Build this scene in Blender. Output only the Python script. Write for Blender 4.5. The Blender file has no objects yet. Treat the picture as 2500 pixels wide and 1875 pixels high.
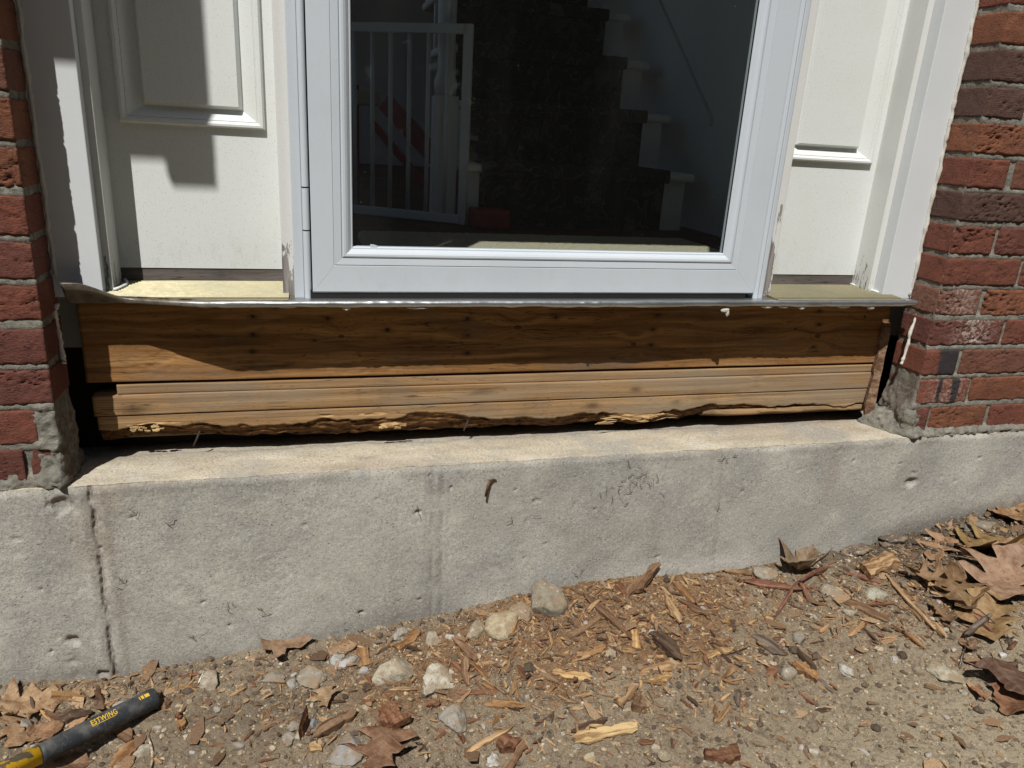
import bpy, bmesh, math, random
import numpy as np
from mathutils import Matrix, Vector

C = bpy.context.scene
COL = C.collection

# ------------------------------------------------------------------ camera, world, sun, exposure
CAM_F = 1824.75                      # focal length in pixels of a 2500 px wide frame
YAW, PITCH, ROLL = 0.2805157, -0.3227619, 0.0606220
CPOS = np.array([0.398736, -1.284455, 0.592321])
def cam_axes():
    cy, sy = math.cos(YAW), math.sin(YAW); cp, sp = math.cos(PITCH), math.sin(PITCH)
    f = np.array([sy*cp, cy*cp, sp]); r = np.array([cy, -sy, 0.0]); u = np.cross(r, f)
    cr, sr = math.cos(ROLL), math.sin(ROLL)
    return r*cr+u*sr, u*cr-r*sr, f
AR, AU, AF = cam_axes()
cam_d = bpy.data.cameras.new('camera'); cam = bpy.data.objects.new('camera', cam_d); COL.objects.link(cam)
cam_d.sensor_width = 36; cam_d.lens = CAM_F/2500*36; cam_d.clip_start = 0.02; cam_d.clip_end = 400
cam.matrix_world = Matrix(((AR[0], AU[0], -AF[0], CPOS[0]), (AR[1], AU[1], -AF[1], CPOS[1]),
                           (AR[2], AU[2], -AF[2], CPOS[2]), (0, 0, 0, 1)))
C.camera = cam

SUN = Vector((0.54, 1.0, -1.65)).normalized()          # direction the sunlight travels
w = bpy.data.worlds.new('World'); C.world = w; w.use_nodes = True
wn = w.node_tree; bg = wn.nodes['Background']
sky = wn.nodes.new('ShaderNodeTexSky'); sky.sky_type = 'NISHITA'; sky.sun_disc = False
sky.sun_elevation = math.asin(-SUN.z); sky.sun_rotation = math.atan2(-SUN.x, -SUN.y)
sky.air_density = 1.0; sky.dust_density = 1.0
wn.links.new(sky.outputs[0], bg.inputs[0]); bg.inputs[1].default_value = 0.05
sd = bpy.data.lights.new('sun', 'SUN'); sd.energy = 5.0; sd.angle = math.radians(0.5); sd.color = (1.0, 0.965, 0.915)
so = bpy.data.objects.new('sun', sd); COL.objects.link(so); so.rotation_euler = SUN.to_track_quat('-Z', 'Y').to_euler()
C.view_settings.view_transform = 'Standard'; C.view_settings.look = 'None'
C.view_settings.exposure = 0.0; C.view_settings.gamma = 1.0; C.view_settings.use_curve_mapping = False
C.render.engine = 'CYCLES'; C.cycles.max_bounces = 8; C.cycles.diffuse_bounces = 3; C.cycles.transparent_max_bounces = 12

# ------------------------------------------------------------------ helpers: noise
rs = np.random.RandomState(7); random.seed(11)
_T = rs.rand(64, 64, 64)
def vnoise(x, y, z=0.0):
    x, y, z = np.broadcast_arrays(np.asarray(x, float), np.asarray(y, float), np.asarray(z, float))
    xi, yi, zi = np.floor(x).astype(int), np.floor(y).astype(int), np.floor(z).astype(int)
    fx, fy, fz = x-xi, y-yi, z-zi
    fx, fy, fz = [t*t*(3-2*t) for t in (fx, fy, fz)]
    o = 0
    for dx in (0, 1):
        for dy in (0, 1):
            for dz in (0, 1):
                o = o + _T[(xi+dx) & 63, (yi+dy) & 63, (zi+dz) & 63]*(fx if dx else 1-fx)*(fy if dy else 1-fy)*(fz if dz else 1-fz)
    return o*2-1
def fbm(x, y, z=0.0, o=4, g=0.5):
    s, a, t = 0, 1.0, 0
    for i in range(o):
        s = s + a*vnoise(x*2**i+17.3*i, y*2**i+5.1*i, np.asarray(z, float)*2**i+9.7*i); t += a; a *= g
    return s/t
def sstep(a, b, x):
    t = np.clip((x-a)/(b-a), 0, 1); return t*t*(3-2*t)
def bump1(x, c, r): return np.exp(-((x-c)/r)**2)

# ------------------------------------------------------------------ helpers: objects
def link(name, me, mats=None, parent=None):
    o = bpy.data.objects.new(name, me); COL.objects.link(o)
    if mats is not None and not me.materials:
        for m in (mats if isinstance(mats, (list, tuple)) else [mats]): me.materials.append(m)
    if parent: o.parent = parent
    return o
def mesh(name, v, f, smooth=False):
    me = bpy.data.meshes.new(name); me.from_pydata([tuple(map(float, p)) for p in v], [], [tuple(map(int, q)) for q in f]); me.validate()
    if smooth: me.polygons.foreach_set('use_smooth', [True]*len(me.polygons))
    me.update(); return me
def npmesh(name, v, quads, smooth=True):
    me = bpy.data.meshes.new(name); v = np.asarray(v, np.float32); q = np.asarray(quads, np.int32)
    n = q.shape[1]
    me.vertices.add(len(v)); me.vertices.foreach_set('co', v.ravel())
    me.loops.add(q.size); me.loops.foreach_set('vertex_index', q.ravel())
    me.polygons.add(len(q)); me.polygons.foreach_set('loop_start', np.arange(0, q.size, n, dtype=np.int32))
    me.polygons.foreach_set('loop_total', np.full(len(q), n, np.int32))
    me.polygons.foreach_set('use_smooth', np.full(len(q), smooth))
    me.update(calc_edges=True); me.validate(); return me
def gridquads(nu, nv, flip=False):
    i = np.arange(nu*nv).reshape(nu, nv)
    a, b, c, d = i[:-1, :-1].ravel(), i[1:, :-1].ravel(), i[1:, 1:].ravel(), i[:-1, 1:].ravel()
    return np.stack([a, d, c, b] if flip else [a, b, c, d], 1)
def attr(me, name, vals):
    a = me.attributes.new(name, 'FLOAT', 'POINT'); a.data.foreach_set('value', np.asarray(vals, np.float32).ravel())
def thing(name, label, cat, loc=(0, 0, 0), group=None):
    o = bpy.data.objects.new(name, None); COL.objects.link(o); o.location = loc; o.empty_display_size = .05
    return tag(o, label, cat, group)
def tag(o, label, cat, group=None):
    o['label'] = label; o['category'] = cat; o['kind'] = 'thing'
    if group: o['group'] = group
    return o
def kind(o, k, label=None):
    o['kind'] = k
    if label: o['label'] = label
    return o
def box(x0, x1, y0, y1, z0, z1, bev=0.0, seg=2):
    bm = bmesh.new(); bmesh.ops.create_cube(bm, size=1)
    for v in bm.verts: v.co = ((x0+x1)/2+v.co.x*(x1-x0), (y0+y1)/2+v.co.y*(y1-y0), (z0+z1)/2+v.co.z*(z1-z0))
    if bev: bmesh.ops.bevel(bm, geom=bm.edges[:], offset=bev, segments=seg, affect='EDGES', profile=.5)
    me = bpy.data.meshes.new('box'); bm.to_mesh(me); bm.free(); return me
def extrude_profile(pts, axis, a, b, n=1, closed=True, smooth=False, jig=None):
    """pts: 2D outline; extruded along axis between a and b."""
    v, f = [], []; m = len(pts)
    for k in range(n+1):
        t = a+(b-a)*k/n
        for (p, q) in pts:
            c = {'x': (t, p, q), 'y': (p, t, q), 'z': (p, q, t)}[axis]
            v.append(jig(c) if jig else c)
    for k in range(n):
        for j in range(m if closed else m-1):
            j2 = (j+1) % m; f.append((k*m+j, k*m+j2, (k+1)*m+j2, (k+1)*m+j))
    if closed: f.append(tuple(range(m))[::-1]); f.append(tuple(n*m+j for j in range(m)))
    me = mesh('profile', v, f, smooth)
    bm = bmesh.new(); bm.from_mesh(me); bmesh.ops.recalc_face_normals(bm, faces=bm.faces[:]); bm.to_mesh(me); bm.free()
    return me
def tube(path, rad, n=8, smooth=True):
    v, f = [], []; path = [Vector(p) for p in path]; rads = rad if isinstance(rad, (list, tuple)) else [rad]*len(path)
    up = Vector((.21, .37, .9)).normalized()
    for i, p in enumerate(path):
        t = (path[min(i+1, len(path)-1)]-path[max(i-1, 0)]).normalized()
        s = t.cross(up).normalized(); u2 = s.cross(t)
        for k in range(n):
            a = 2*math.pi*k/n; v.append(p+(s*math.cos(a)+u2*math.sin(a))*rads[i])
    for i in range(len(path)-1):
        for k in range(n):
            k2 = (k+1) % n; f.append((i*n+k, i*n+k2, (i+1)*n+k2, (i+1)*n+k))
    f.append(tuple(range(n))[::-1]); f.append(tuple((len(path)-1)*n+k for k in range(n)))
    return mesh('tube', v, f, smooth)
def ray(px, py):
    d = AF*CAM_F+AR*(px-1250)-AU*(py-937.5); return d/np.linalg.norm(d)
def on_y(px, py, Y):
    d = ray(px, py); return CPOS+d*((Y-CPOS[1])/d[1])
def on_z(px, py, Z):
    d = ray(px, py); return CPOS+d*((Z-CPOS[2])/d[2])

# ------------------------------------------------------------------ helpers: materials
class M:
    def __init__(s, name, rough=.8, spec=.3, metal=0.0, color=None):
        s.m = bpy.data.materials.new(name); s.m.use_nodes = True; s.nt = s.m.node_tree; s.b = s.nt.nodes['Principled BSDF']
        s.b.inputs['Roughness'].default_value = rough; s.b.inputs['Specular IOR Level'].default_value = spec
        s.b.inputs['Metallic'].default_value = metal; s._p = None
        if color: s.b.inputs['Base Color'].default_value = (*color, 1)
    def n(s, t, **kw):
        o = s.nt.nodes.new(t)
        for k, v in kw.items(): setattr(o, k, v)
        return o
    def l(s, a, b): s.nt.links.new(a, b)
    def set(s, inp, v):
        if hasattr(v, 'is_output'): s.l(v, inp)
        else: inp.default_value = v
    def pos(s):
        if s._p is None: s._p = s.n('ShaderNodeTexCoord').outputs['Object']
        return s._p
    def map(s, scale=(1, 1, 1), loc=(0, 0, 0), rot=(0, 0, 0), vec=None):
        o = s.n('ShaderNodeMapping'); s.l(vec or s.pos(), o.inputs[0]); o.inputs['Scale'].default_value = scale
        o.inputs['Location'].default_value = loc; o.inputs['Rotation'].default_value = rot; return o.outputs[0]
    def noise(s, scale, detail=4, rough=.55, dist=0, vec=None):
        o = s.n('ShaderNodeTexNoise'); s.l(vec or s.pos(), o.inputs['Vector'])
        o.inputs['Scale'].default_value = scale; o.inputs['Detail'].default_value = detail
        o.inputs['Roughness'].default_value = rough; o.inputs['Distortion'].default_value = dist; return o.outputs['Fac']
    def vor(s, scale, vec=None, feature='F1', rnd=1.0):
        o = s.n('ShaderNodeTexVoronoi', feature=feature); s.l(vec or s.pos(), o.inputs['Vector'])
        o.inputs['Scale'].default_value = scale; o.inputs['Randomness'].default_value = rnd; return o.outputs['Distance']
    def ramp(s, fac, stops, interp='LINEAR'):
        o = s.n('ShaderNodeValToRGB'); s.l(fac, o.inputs[0]); e = o.color_ramp; e.interpolation = interp
        while len(e.elements) < len(stops): e.elements.new(.5)
        for el, (p, c) in zip(e.elements, stops): el.position = p; el.color = (*c, 1) if len(c) == 3 else c
        return o.outputs[0]
    def step(s, fac, a, b):
        o = s.n('ShaderNodeMapRange', interpolation_type='SMOOTHSTEP'); s.l(fac, o.inputs[0])
        o.inputs[1].default_value = a; o.inputs[2].default_value = b; return o.outputs[0]
    def mix(s, fac, a, b, mode='MIX'):
        o = s.n('ShaderNodeMix', data_type='RGBA', blend_type=mode); s.set(o.inputs[0], fac)
        for i, v in ((6, a), (7, b)):
            if isinstance(v, tuple): v = (*v, 1) if len(v) == 3 else v
            s.set(o.inputs[i], v)
        return o.outputs[2]
    def math(s, op, a, b=0.0, clamp=False):
        o = s.n('ShaderNodeMath', operation=op, use_clamp=clamp); s.set(o.inputs[0], a); s.set(o.inputs[1], b); return o.outputs[0]
    def attr(s, name): return s.n('ShaderNodeAttribute', attribute_name=name).outputs['Fac']
    def objcol(s): return s.n('ShaderNodeObjectInfo').outputs['Color']
    def rnd(s): return s.n('ShaderNodeObjectInfo').outputs['Random']
    def sep(s, vec=None):
        o = s.n('ShaderNodeSeparateXYZ'); s.l(vec or s.pos(), o.inputs[0]); return o.outputs
    def bump(s, h, strength=1.0, dist=.002, chain=None):
        o = s.n('ShaderNodeBump'); o.inputs['Strength'].default_value = strength; o.inputs['Distance'].default_value = dist
        s.l(h, o.inputs['Height'])
        if chain is not None: s.l(chain, o.inputs['Normal'])
        return o.outputs[0]
    def out(s, color=None, normal=None, rough=None):
        if color is not None: s.set(s.b.inputs['Base Color'], color if hasattr(color, 'is_output') else (*color, 1))
        if normal is not None: s.l(normal, s.b.inputs['Normal'])
        if rough is not None: s.set(s.b.inputs['Roughness'], rough)
        return s.m

def mat_brick():
    k = M('brick_clay', .92, .15); b = k.objcol()
    n1 = k.noise(28, 5, .6); n2 = k.noise(220, 4, .6); n3 = k.noise(9, 3)
    c = k.mix(k.ramp(n1, [(.3, (0, 0, 0)), (.7, (1, 1, 1))]), b, k.mix(.55, b, (.10, .045, .035)))
    c = k.mix(k.math('MULTIPLY', k.step(n2, .56, .72), .75), c, (.05, .022, .018))
    c = k.mix(k.math('MULTIPLY', k.step(n3, .60, .78), .35), c, (.42, .17, .08))
    c = k.mix(k.math('MULTIPLY', k.attr('salt'), k.step(k.noise(120, 4, .65), .42, .62)), c, (.55, .47, .42))
    c = k.mix(k.attr('burnt'), c, (.045, .04, .042))
    v = k.map((1, 1, 2.6))
    h = k.noise(170, 6, .65, .6, vec=v)
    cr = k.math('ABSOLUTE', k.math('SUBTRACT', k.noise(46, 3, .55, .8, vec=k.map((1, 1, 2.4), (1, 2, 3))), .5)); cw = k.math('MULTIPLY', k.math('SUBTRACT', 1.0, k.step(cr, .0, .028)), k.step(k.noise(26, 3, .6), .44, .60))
    c = k.mix(k.math('MULTIPLY', cw, .75), c, (.03, .016, .014))  # crevice shade painted into the brick colour along the cracks
    nb = k.bump(h, 1.0, .0038); nb = k.bump(cw, -1.0, .004, nb); nb = k.bump(k.noise(900, 2), .5, .0006, nb)
    return k.out(c, nb)
def mat_mortar():
    k = M('mortar', .95, .1)
    c = k.ramp(k.noise(55, 5, .65), [(.25, (.115, .108, .092)), (.5, (.235, .225, .19)), (.75, (.36, .345, .295))])
    c = k.mix(k.math('MULTIPLY', k.attr('soil'), k.step(k.noise(70, 5, .65), .3, .6)), c, (.135, .095, .07))
    c = k.mix(k.step(k.noise(800, 2), .60, .70), c, (.14, .13, .115))
    nb = k.bump(k.noise(130, 5, .7), 1.0, .0045); nb = k.bump(k.noise(420, 5, .7), 1.0, .0022, nb)
    return k.out(c, nb)
def mat_concrete():
    k = M('concrete', .93, .15)
    big = k.noise(2.6, 4, .55); med = k.noise(16, 5, .6); fine = k.noise(380, 3, .6)
    c = k.ramp(big, [(.3, (.295, .285, .255)), (.5, (.39, .377, .335)), (.7, (.49, .473, .42))])
    c = k.mix(k.math('MULTIPLY', k.step(med, .5, .75), .35), c, (.25, .245, .23))
    st = k.noise(9, 4, .6, vec=k.map((1, 1, .12)))
    c = k.mix(k.math('MULTIPLY', k.step(st, .56, .74), .4), c, (.23, .21, .18))
    c = k.mix(k.attr('ledge'), c, k.ramp(k.noise(7, 5, .6, vec=k.map((1, 3, 1))), [(.3, (.40, .345, .255)), (.55, (.52, .46, .345)), (.72, (.60, .54, .43))]))
    c = k.mix(k.attr('pale'), c, (.52, .50, .455))
    c = k.mix(k.attr('dark'), c, (.155, .14, .12))
    c = k.mix(k.attr('brown'), c, (.27, .205, .145))
    c = k.mix(k.math('MULTIPLY', k.step(fine, .55, .66), .6), c, (.20, .19, .175))
    gr = k.noise(190, 5, .75); bl = k.noise(5.5, 5, .6, .3); c = k.mix(k.math('MULTIPLY', k.step(bl, .5, .64), .55), c, (.27, .265, .25)); c = k.mix(k.math('MULTIPLY', k.step(bl, .46, .34), .4), c, (.55, .525, .45)); c = k.mix(k.math('MULTIPLY', k.step(gr, .51, .62), .42), c, (.19, .185, .17)); c = k.mix(k.math('MULTIPLY', k.step(gr, .47, .36), .34), c, (.62, .61, .57))
    dots = k.math('MULTIPLY', k.math('SUBTRACT', 1.0, k.step(k.vor(78), .09, .14)), k.step(k.noise(16, 3), .46, .56)); c = k.mix(k.math('MULTIPLY', dots, .8), c, (.09, .085, .075))
    c = k.mix(k.math('MULTIPLY', k.step(k.noise(500, 2, vec=k.map(loc=(3, 1, 2))), .66, .74), .5), c, (.62, .60, .55))
    h = k.math('ADD', k.math('MULTIPLY', k.noise(120, 6, .72), 1.0), k.math('MULTIPLY', fine, .35))
    nb = k.bump(h, .60, .0022); nb = k.bump(gr, .5, .0013, nb); nb = k.bump(dots, -.8, .002, nb)
    pits = k.step(k.vor(105, vec=k.map((1, 1, 1), (0, 0, 0))), .05, .13)
    nb = k.bump(pits, .8, .0022, nb)
    return k.out(c, nb)
def mat_dirt():
    k = M('dirt', .97, .08)
    n1 = k.noise(5, 5, .6); n2 = k.noise(60, 6, .65); n3 = k.noise(420, 4, .65)
    c = k.ramp(n1, [(.3, (.27, .21, .145)), (.55, (.35, .28, .195)), (.75, (.42, .345, .245))])
    c = k.mix(k.attr('sandy'), c, k.ramp(n2, [(.3, (.38, .315, .215)), (.7, (.54, .46, .33))]))
    c = k.mix(k.attr('dust'), c, k.ramp(k.noise(90, 5, .7), [(.3, (.20, .112, .055)), (.55, (.30, .178, .092)), (.75, (.40, .26, .15))]))
    c = k.mix(k.attr('soil'), c, k.ramp(n2, [(.3, (.075, .058, .043)), (.7, (.15, .12, .09))]))
    c = k.mix(k.math('MULTIPLY', k.step(n2, .48, .66), .6), c, (.12, .09, .062))
    c = k.mix(k.math('MULTIPLY', k.step(n3, .57, .66), .55), c, (.46, .40, .31))
    c = k.mix(k.math('MULTIPLY', k.step(k.noise(520, 3, vec=k.map(loc=(7, 3, 1))), .58, .67), .65), c, (.07, .052, .036))
    far = k.step(k.math('MULTIPLY', k.sep()[1], -1.0), 1.6, 2.4)
    c = k.mix(far, c, k.ramp(k.noise(3, 6, .7), [(.35, (.035, .038, .014)), (.65, (.075, .062, .034))]))
    nb = k.bump(k.noise(160, 6, .75), 1.0, .009); nb = k.bump(n3, .9, .002, nb)
    return k.out(c, nb)
def mat_wood(name, lo, mid, hi, knots=(), nailstain=(), grain=34.0, weather=None, sx=1.6, wv=.045):
    k = M(name, .78, .25); P = k.sep(); x, z = P[0], P[2]
    warp = k.math('MULTIPLY', k.math('SUBTRACT', k.noise(2.2, 3, .5, vec=k.map((1.3, .2, 6))), .5), wv)
    zz = k.math('ADD', z, warp); kn = None; zw = zz
    for (kx, kz, r) in knots:
        dx = k.math('MULTIPLY', k.math('SUBTRACT', x, kx), .62/r); dz = k.math('MULTIPLY', k.math('SUBTRACT', z, kz), 1/r)
        d2 = k.math('ADD', k.math('MULTIPLY', dx, dx), k.math('MULTIPLY', dz, dz))
        g = k.math('EXPONENT', k.math('MULTIPLY', d2, -.35))
        zw = k.math('ADD', zw, k.math('MULTIPLY', k.math('MULTIPLY', dz, g), r*1.5))
        core = k.math('MULTIPLY', k.math('EXPONENT', k.math('MULTIPLY', d2, -1.6)), k.math('ADD', .55, k.math('MULTIPLY', k.math('SINE', k.math('MULTIPLY', k.math('SQRT', d2), 9.0)), .45))); kn = core if kn is None else k.math('MAXIMUM', kn, core)
    cv = k.n('ShaderNodeCombineXYZ'); k.l(k.math('MULTIPLY', x, sx), cv.inputs[0]); k.l(k.math('MULTIPLY', zw, grain), cv.inputs[2])
    k.l(k.math('MULTIPLY', P[1], grain), cv.inputs[1])
    g1 = k.noise(2.2, 5, .6, .4, vec=cv.outputs[0]); g2 = k.noise(9, 4, .7, .2, vec=cv.outputs[0])
    c = k.ramp(g1, [(.28, lo), (.5, mid), (.72, hi)])
    c = k.mix(k.math('MULTIPLY', k.step(g2, .52, .7), .6), c, lo)
    dark = tuple(v*.22 for v in lo)
    c = k.mix(k.math('MULTIPLY', k.step(k.noise(14, 4, .6, vec=k.map((.35, 1, 3))), .60, .80), .75), c, dark)
    if kn is not None: c = k.mix(k.math('MULTIPLY', k.step(kn, .10, .9), .75), c, tuple(v*.3 for v in lo))
    for (kx, kz, r) in nailstain:
        dx = k.math('MULTIPLY', k.math('SUBTRACT', x, kx), .5/r); dz = k.math('MULTIPLY', k.math('SUBTRACT', z, kz), 1/r)
        d2 = k.math('ADD', k.math('MULTIPLY', dx, dx), k.math('MULTIPLY', dz, dz))
        c = k.mix(k.math('MULTIPLY', k.math('EXPONENT', k.math('MULTIPLY', d2, -1.0)), .7), c, dark)
    c = k.mix(k.math('MULTIPLY', k.step(k.noise(3.2, 5, .65, vec=k.map((1, 1, .35), (2, 3, 4))), .52, .72), .55), c, tuple(v*.45 for v in lo))
    c = k.mix(k.math('MULTIPLY', k.step(k.noise(240, 4, .6, vec=k.map((.3, 1, 1), (5, 3, 4))), .58, .70), .45), c, dark)
    c = k.mix(k.math('MULTIPLY', k.step(k.noise(4.5, 5, .7, .4, vec=k.map((1, 1, 2.2), (9, 3, 4))), .50, .70), .5), c, (.155, .125, .095))
    sp_ = k.math('SUBTRACT', 1.0, k.step(k.math('ABSOLUTE', k.math('SUBTRACT', k.noise(7, 3, .5, .2, vec=k.map((.35, 1, 7), (1, 7, 2))), .5)), .0, .010)); sp_ = k.math('MULTIPLY', sp_, k.step(k.noise(5, 2), .48, .58)); c = k.mix(k.math('MULTIPLY', sp_, .8), c, tuple(v*.15 for v in lo))
    if weather: c = k.mix(k.math('MULTIPLY', k.step(k.noise(5, 4, vec=k.map((.6, 1, 6))), .42, .7), .7), c, weather)
    c = k.mix(k.attr('rot'), c, k.ramp(k.noise(150, 4, .6, vec=k.map((.35, 1, 1))), [(.3, (.03, .014, .006)), (.6, (.16, .075, .025)), (.8, (.30, .16, .06))]))
    c = k.mix(k.attr('fresh'), c, k.ramp(k.noise(110, 4, .6, vec=k.map((.3, 1, 1.6))), [(.25, (.28, .13, .05)), (.45, (.52, .33, .15)), (.7, (.68, .48, .26))]))
    nb = k.bump(k.math('ADD', k.math('MULTIPLY', g1, .35), k.math('MULTIPLY', g2, .9)), .5, .0012); nb = k.bump(k.noise(260, 4, .7, vec=k.map((.25, 1, 1))), .5, .001, nb)
    return k.out(c, nb)
def mat_chip():
    k = M('splintered_wood', .85, .2); b = k.objcol(); r = k.rnd()
    cv = k.n('ShaderNodeVectorMath', operation='ADD'); k.l(k.pos(), cv.inputs[0]); k.l(r, cv.inputs[1])
    v = k.map((6, 60, 60), vec=cv.outputs[0])
    g = k.noise(14, 5, .65, .3, vec=k.map((.6, 6, 6), vec=cv.outputs[0]))
    g2 = k.noise(4, 4, .6, vec=v)
    c = k.mix(k.step(g, .38, .62), k.mix(1, b, (.42, .34, .30), 'MULTIPLY'), b)
    c = k.mix(k.math('MULTIPLY', k.step(g2, .5, .68), .65), c, k.mix(1, b, (.22, .17, .15), 'MULTIPLY'))
    c = k.mix(k.math('MULTIPLY', k.step(k.noise(130, 3, vec=cv.outputs[0]), .60, .75), .5), c, (.30, .25, .18))
    nb = k.bump(g2, .9, .0015); nb = k.bump(k.noise(300, 3, vec=cv.outputs[0]), .4, .0006, nb)
    return k.out(c, nb)
def mat_stone():
    k = M('stone', .9, .2); b = k.objcol()
    n = k.noise(60, 5, .65); n2 = k.noise(260, 4, .65)
    c = k.mix(k.step(n, .4, .68), b, k.mix(1, b, (.62, .58, .50), 'MULTIPLY'))
    c = k.mix(k.math('MULTIPLY', k.step(n2, .54, .68), .65), c, (.20, .155, .10))
    c = k.mix(k.math('MULTIPLY', k.step(k.noise(140, 4, vec=k.map(loc=(4, 4, 2))), .58, .72), .6), c, (.58, .55, .47))
    nrm = k.n('ShaderNodeNewGeometry').outputs['Normal']; up = k.sep(nrm)[2]
    c = k.mix(k.math('MULTIPLY', k.step(up, .4, .9), k.math('MULTIPLY', k.step(k.noise(45, 5, .65), .42, .6), .8)), c, (.26, .19, .125))
    nb = k.bump(n2, .8, .0022); nb = k.bump(n, .5, .003, nb)
    return k.out(c, nb)
def mat_leaf():
    k = M('dry_leaf', .6, .3); b = k.objcol()
    c = k.mix(k.step(k.noise(55, 4, .6), .4, .68), b, k.mix(1, b, (.62, .52, .45), 'MULTIPLY'))
    c = k.mix(k.math('MULTIPLY', k.step(k.noise(320, 3), .58, .68), .6), c, k.mix(1, b, (.42, .34, .28), 'MULTIPLY'))
    c = k.mix(k.attr('vein'), c, k.mix(.5, b, (.30, .22, .15)))
    tr = k.n('ShaderNodeBsdfTranslucent'); k.l(c, tr.inputs[0])
    mx = k.n('ShaderNodeMixShader'); mx.inputs[0].default_value = .18
    nb = k.bump(k.noise(150, 4), .5, .0018); nb = k.bump(k.attr('vein'), .7, .0015, nb)
    k.out(c, nb)
    k.l(k.b.outputs[0], mx.inputs[1]); k.l(tr.outputs[0], mx.inputs[2]); k.l(mx.outputs[0], k.nt.nodes['Material Output'].inputs[0])
    return k.m
def mat_paint(name, col, rough=.45, speck=.35, peel=None, tint=None):
    k = M(name, rough, .4)
    c = k.mix(k.math('MULTIPLY', k.step(k.noise(6, 4, .6), .4, .75), .5), col, tint or tuple(v*.93 for v in col))
    c = k.mix(k.math('MULTIPLY', k.step(k.noise(420, 3, .6), .58, .70), speck), c, tuple(v*.55 for v in col))
    gz_ = k.step(k.sep()[2], .42, .31); c = k.mix(k.math('MULTIPLY', k.math('MULTIPLY', gz_, k.step(k.noise(50, 5, .7, vec=k.map((1, 1, .45))), .48, .70)), speck*.6), c, tuple(v*f_ for v, f_ in zip(col, (.62, .58, .48))))
    h = k.noise(180, 4, .6); nb = k.bump(h, .12, .001)
    if peel:
        wood = k.ramp(k.noise(60, 5, .65, vec=k.map((3, 3, .14))), [(.3, (.10, .09, .085)), (.55, (.24, .225, .21)), (.75, (.36, .34, .315))])
        msk = k.math('ADD', k.noise(40, 6, .68, vec=k.map((1.6, 1.6, .34))), k.math('MULTIPLY', k.attr('peel'), .34))
        mk = k.step(msk, .705, .715); c = k.mix(mk, c, wood)
        nb = k.bump(mk, -.9, .0012, nb)
        cr = k.step(k.noise(90, 3, .5, vec=k.map((2.2, 2.2, .10))), .66, .70)
        cr = k.math('MULTIPLY', cr, k.step(k.attr('peel'), .12, .45)); c = k.mix(cr, c, (.09, .08, .07)); nb = k.bump(cr, -.6, .001, nb)
    return k.out(c, nb)
def mat_plain(name, col, rough=.5, spec=.4, metal=0.0, nscale=120, bs=.15, var=.15):
    k = M(name, rough, spec, metal)
    c = k.mix(k.math('MULTIPLY', k.noise(nscale, 4, .6), var*2), col, tuple(v*.6 for v in col))
    return k.out(c, k.bump(k.noise(nscale*2, 3), bs, .001))
def mat_gold():
    k = M('anodised_sill_metal', .42, .4, .55)
    gro = k.step(k.math('SINE', k.math('MULTIPLY', k.math('ADD', k.sep()[1], -.052+.0069*.25), 2*math.pi/.0069)), -.6, .5)
    c = k.mix(k.step(k.noise(9, 4), .35, .7), (.285, .262, .165), (.235, .222, .15))
    c = k.mix(gro, (.10, .085, .05), k.mix(1, c, (1.15, 1.15, 1.15), 'MULTIPLY'))
    c = k.mix(k.math('MULTIPLY', k.step(k.noise(26, 5, .65, vec=k.map((.5, 2, 1))), .5, .7), .45), c, (.33, .28, .19))
    c = k.mix(k.math('MULTIPLY', k.step(k.noise(150, 4, .65), .54, .7), .5), c, (.42, .37, .25))
    return k.out(c, k.bump(k.noise(300, 3), .15, .0006), k.math('ADD', .36, k.math('MULTIPLY', k.noise(70, 3), .25)))
def mat_flash():
    k = M('bent_aluminium', .36, .5, .9)
    c = k.mix(k.step(k.noise(18, 4, vec=k.map((.5, 1, 1))), .4, .7), (.50, .51, .52), (.36, .36, .35))
    c = k.mix(k.math('MULTIPLY', k.step(k.noise(90, 4), .56, .72), .6), c, (.36, .31, .23))
    br = k.attr('brown_coat'); c = k.mix(br, c, k.ramp(k.noise(60, 5, .7), [(.35, (.07, .058, .046)), (.65, (.17, .145, .115))]))
    k.l(k.math('SUBTRACT', .9, k.math('MULTIPLY', br, .75)), k.b.inputs['Metallic'])
    return k.out(c, k.bump(k.noise(40, 4, vec=k.map((.6, 1, 1))), .35, .003))
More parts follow.
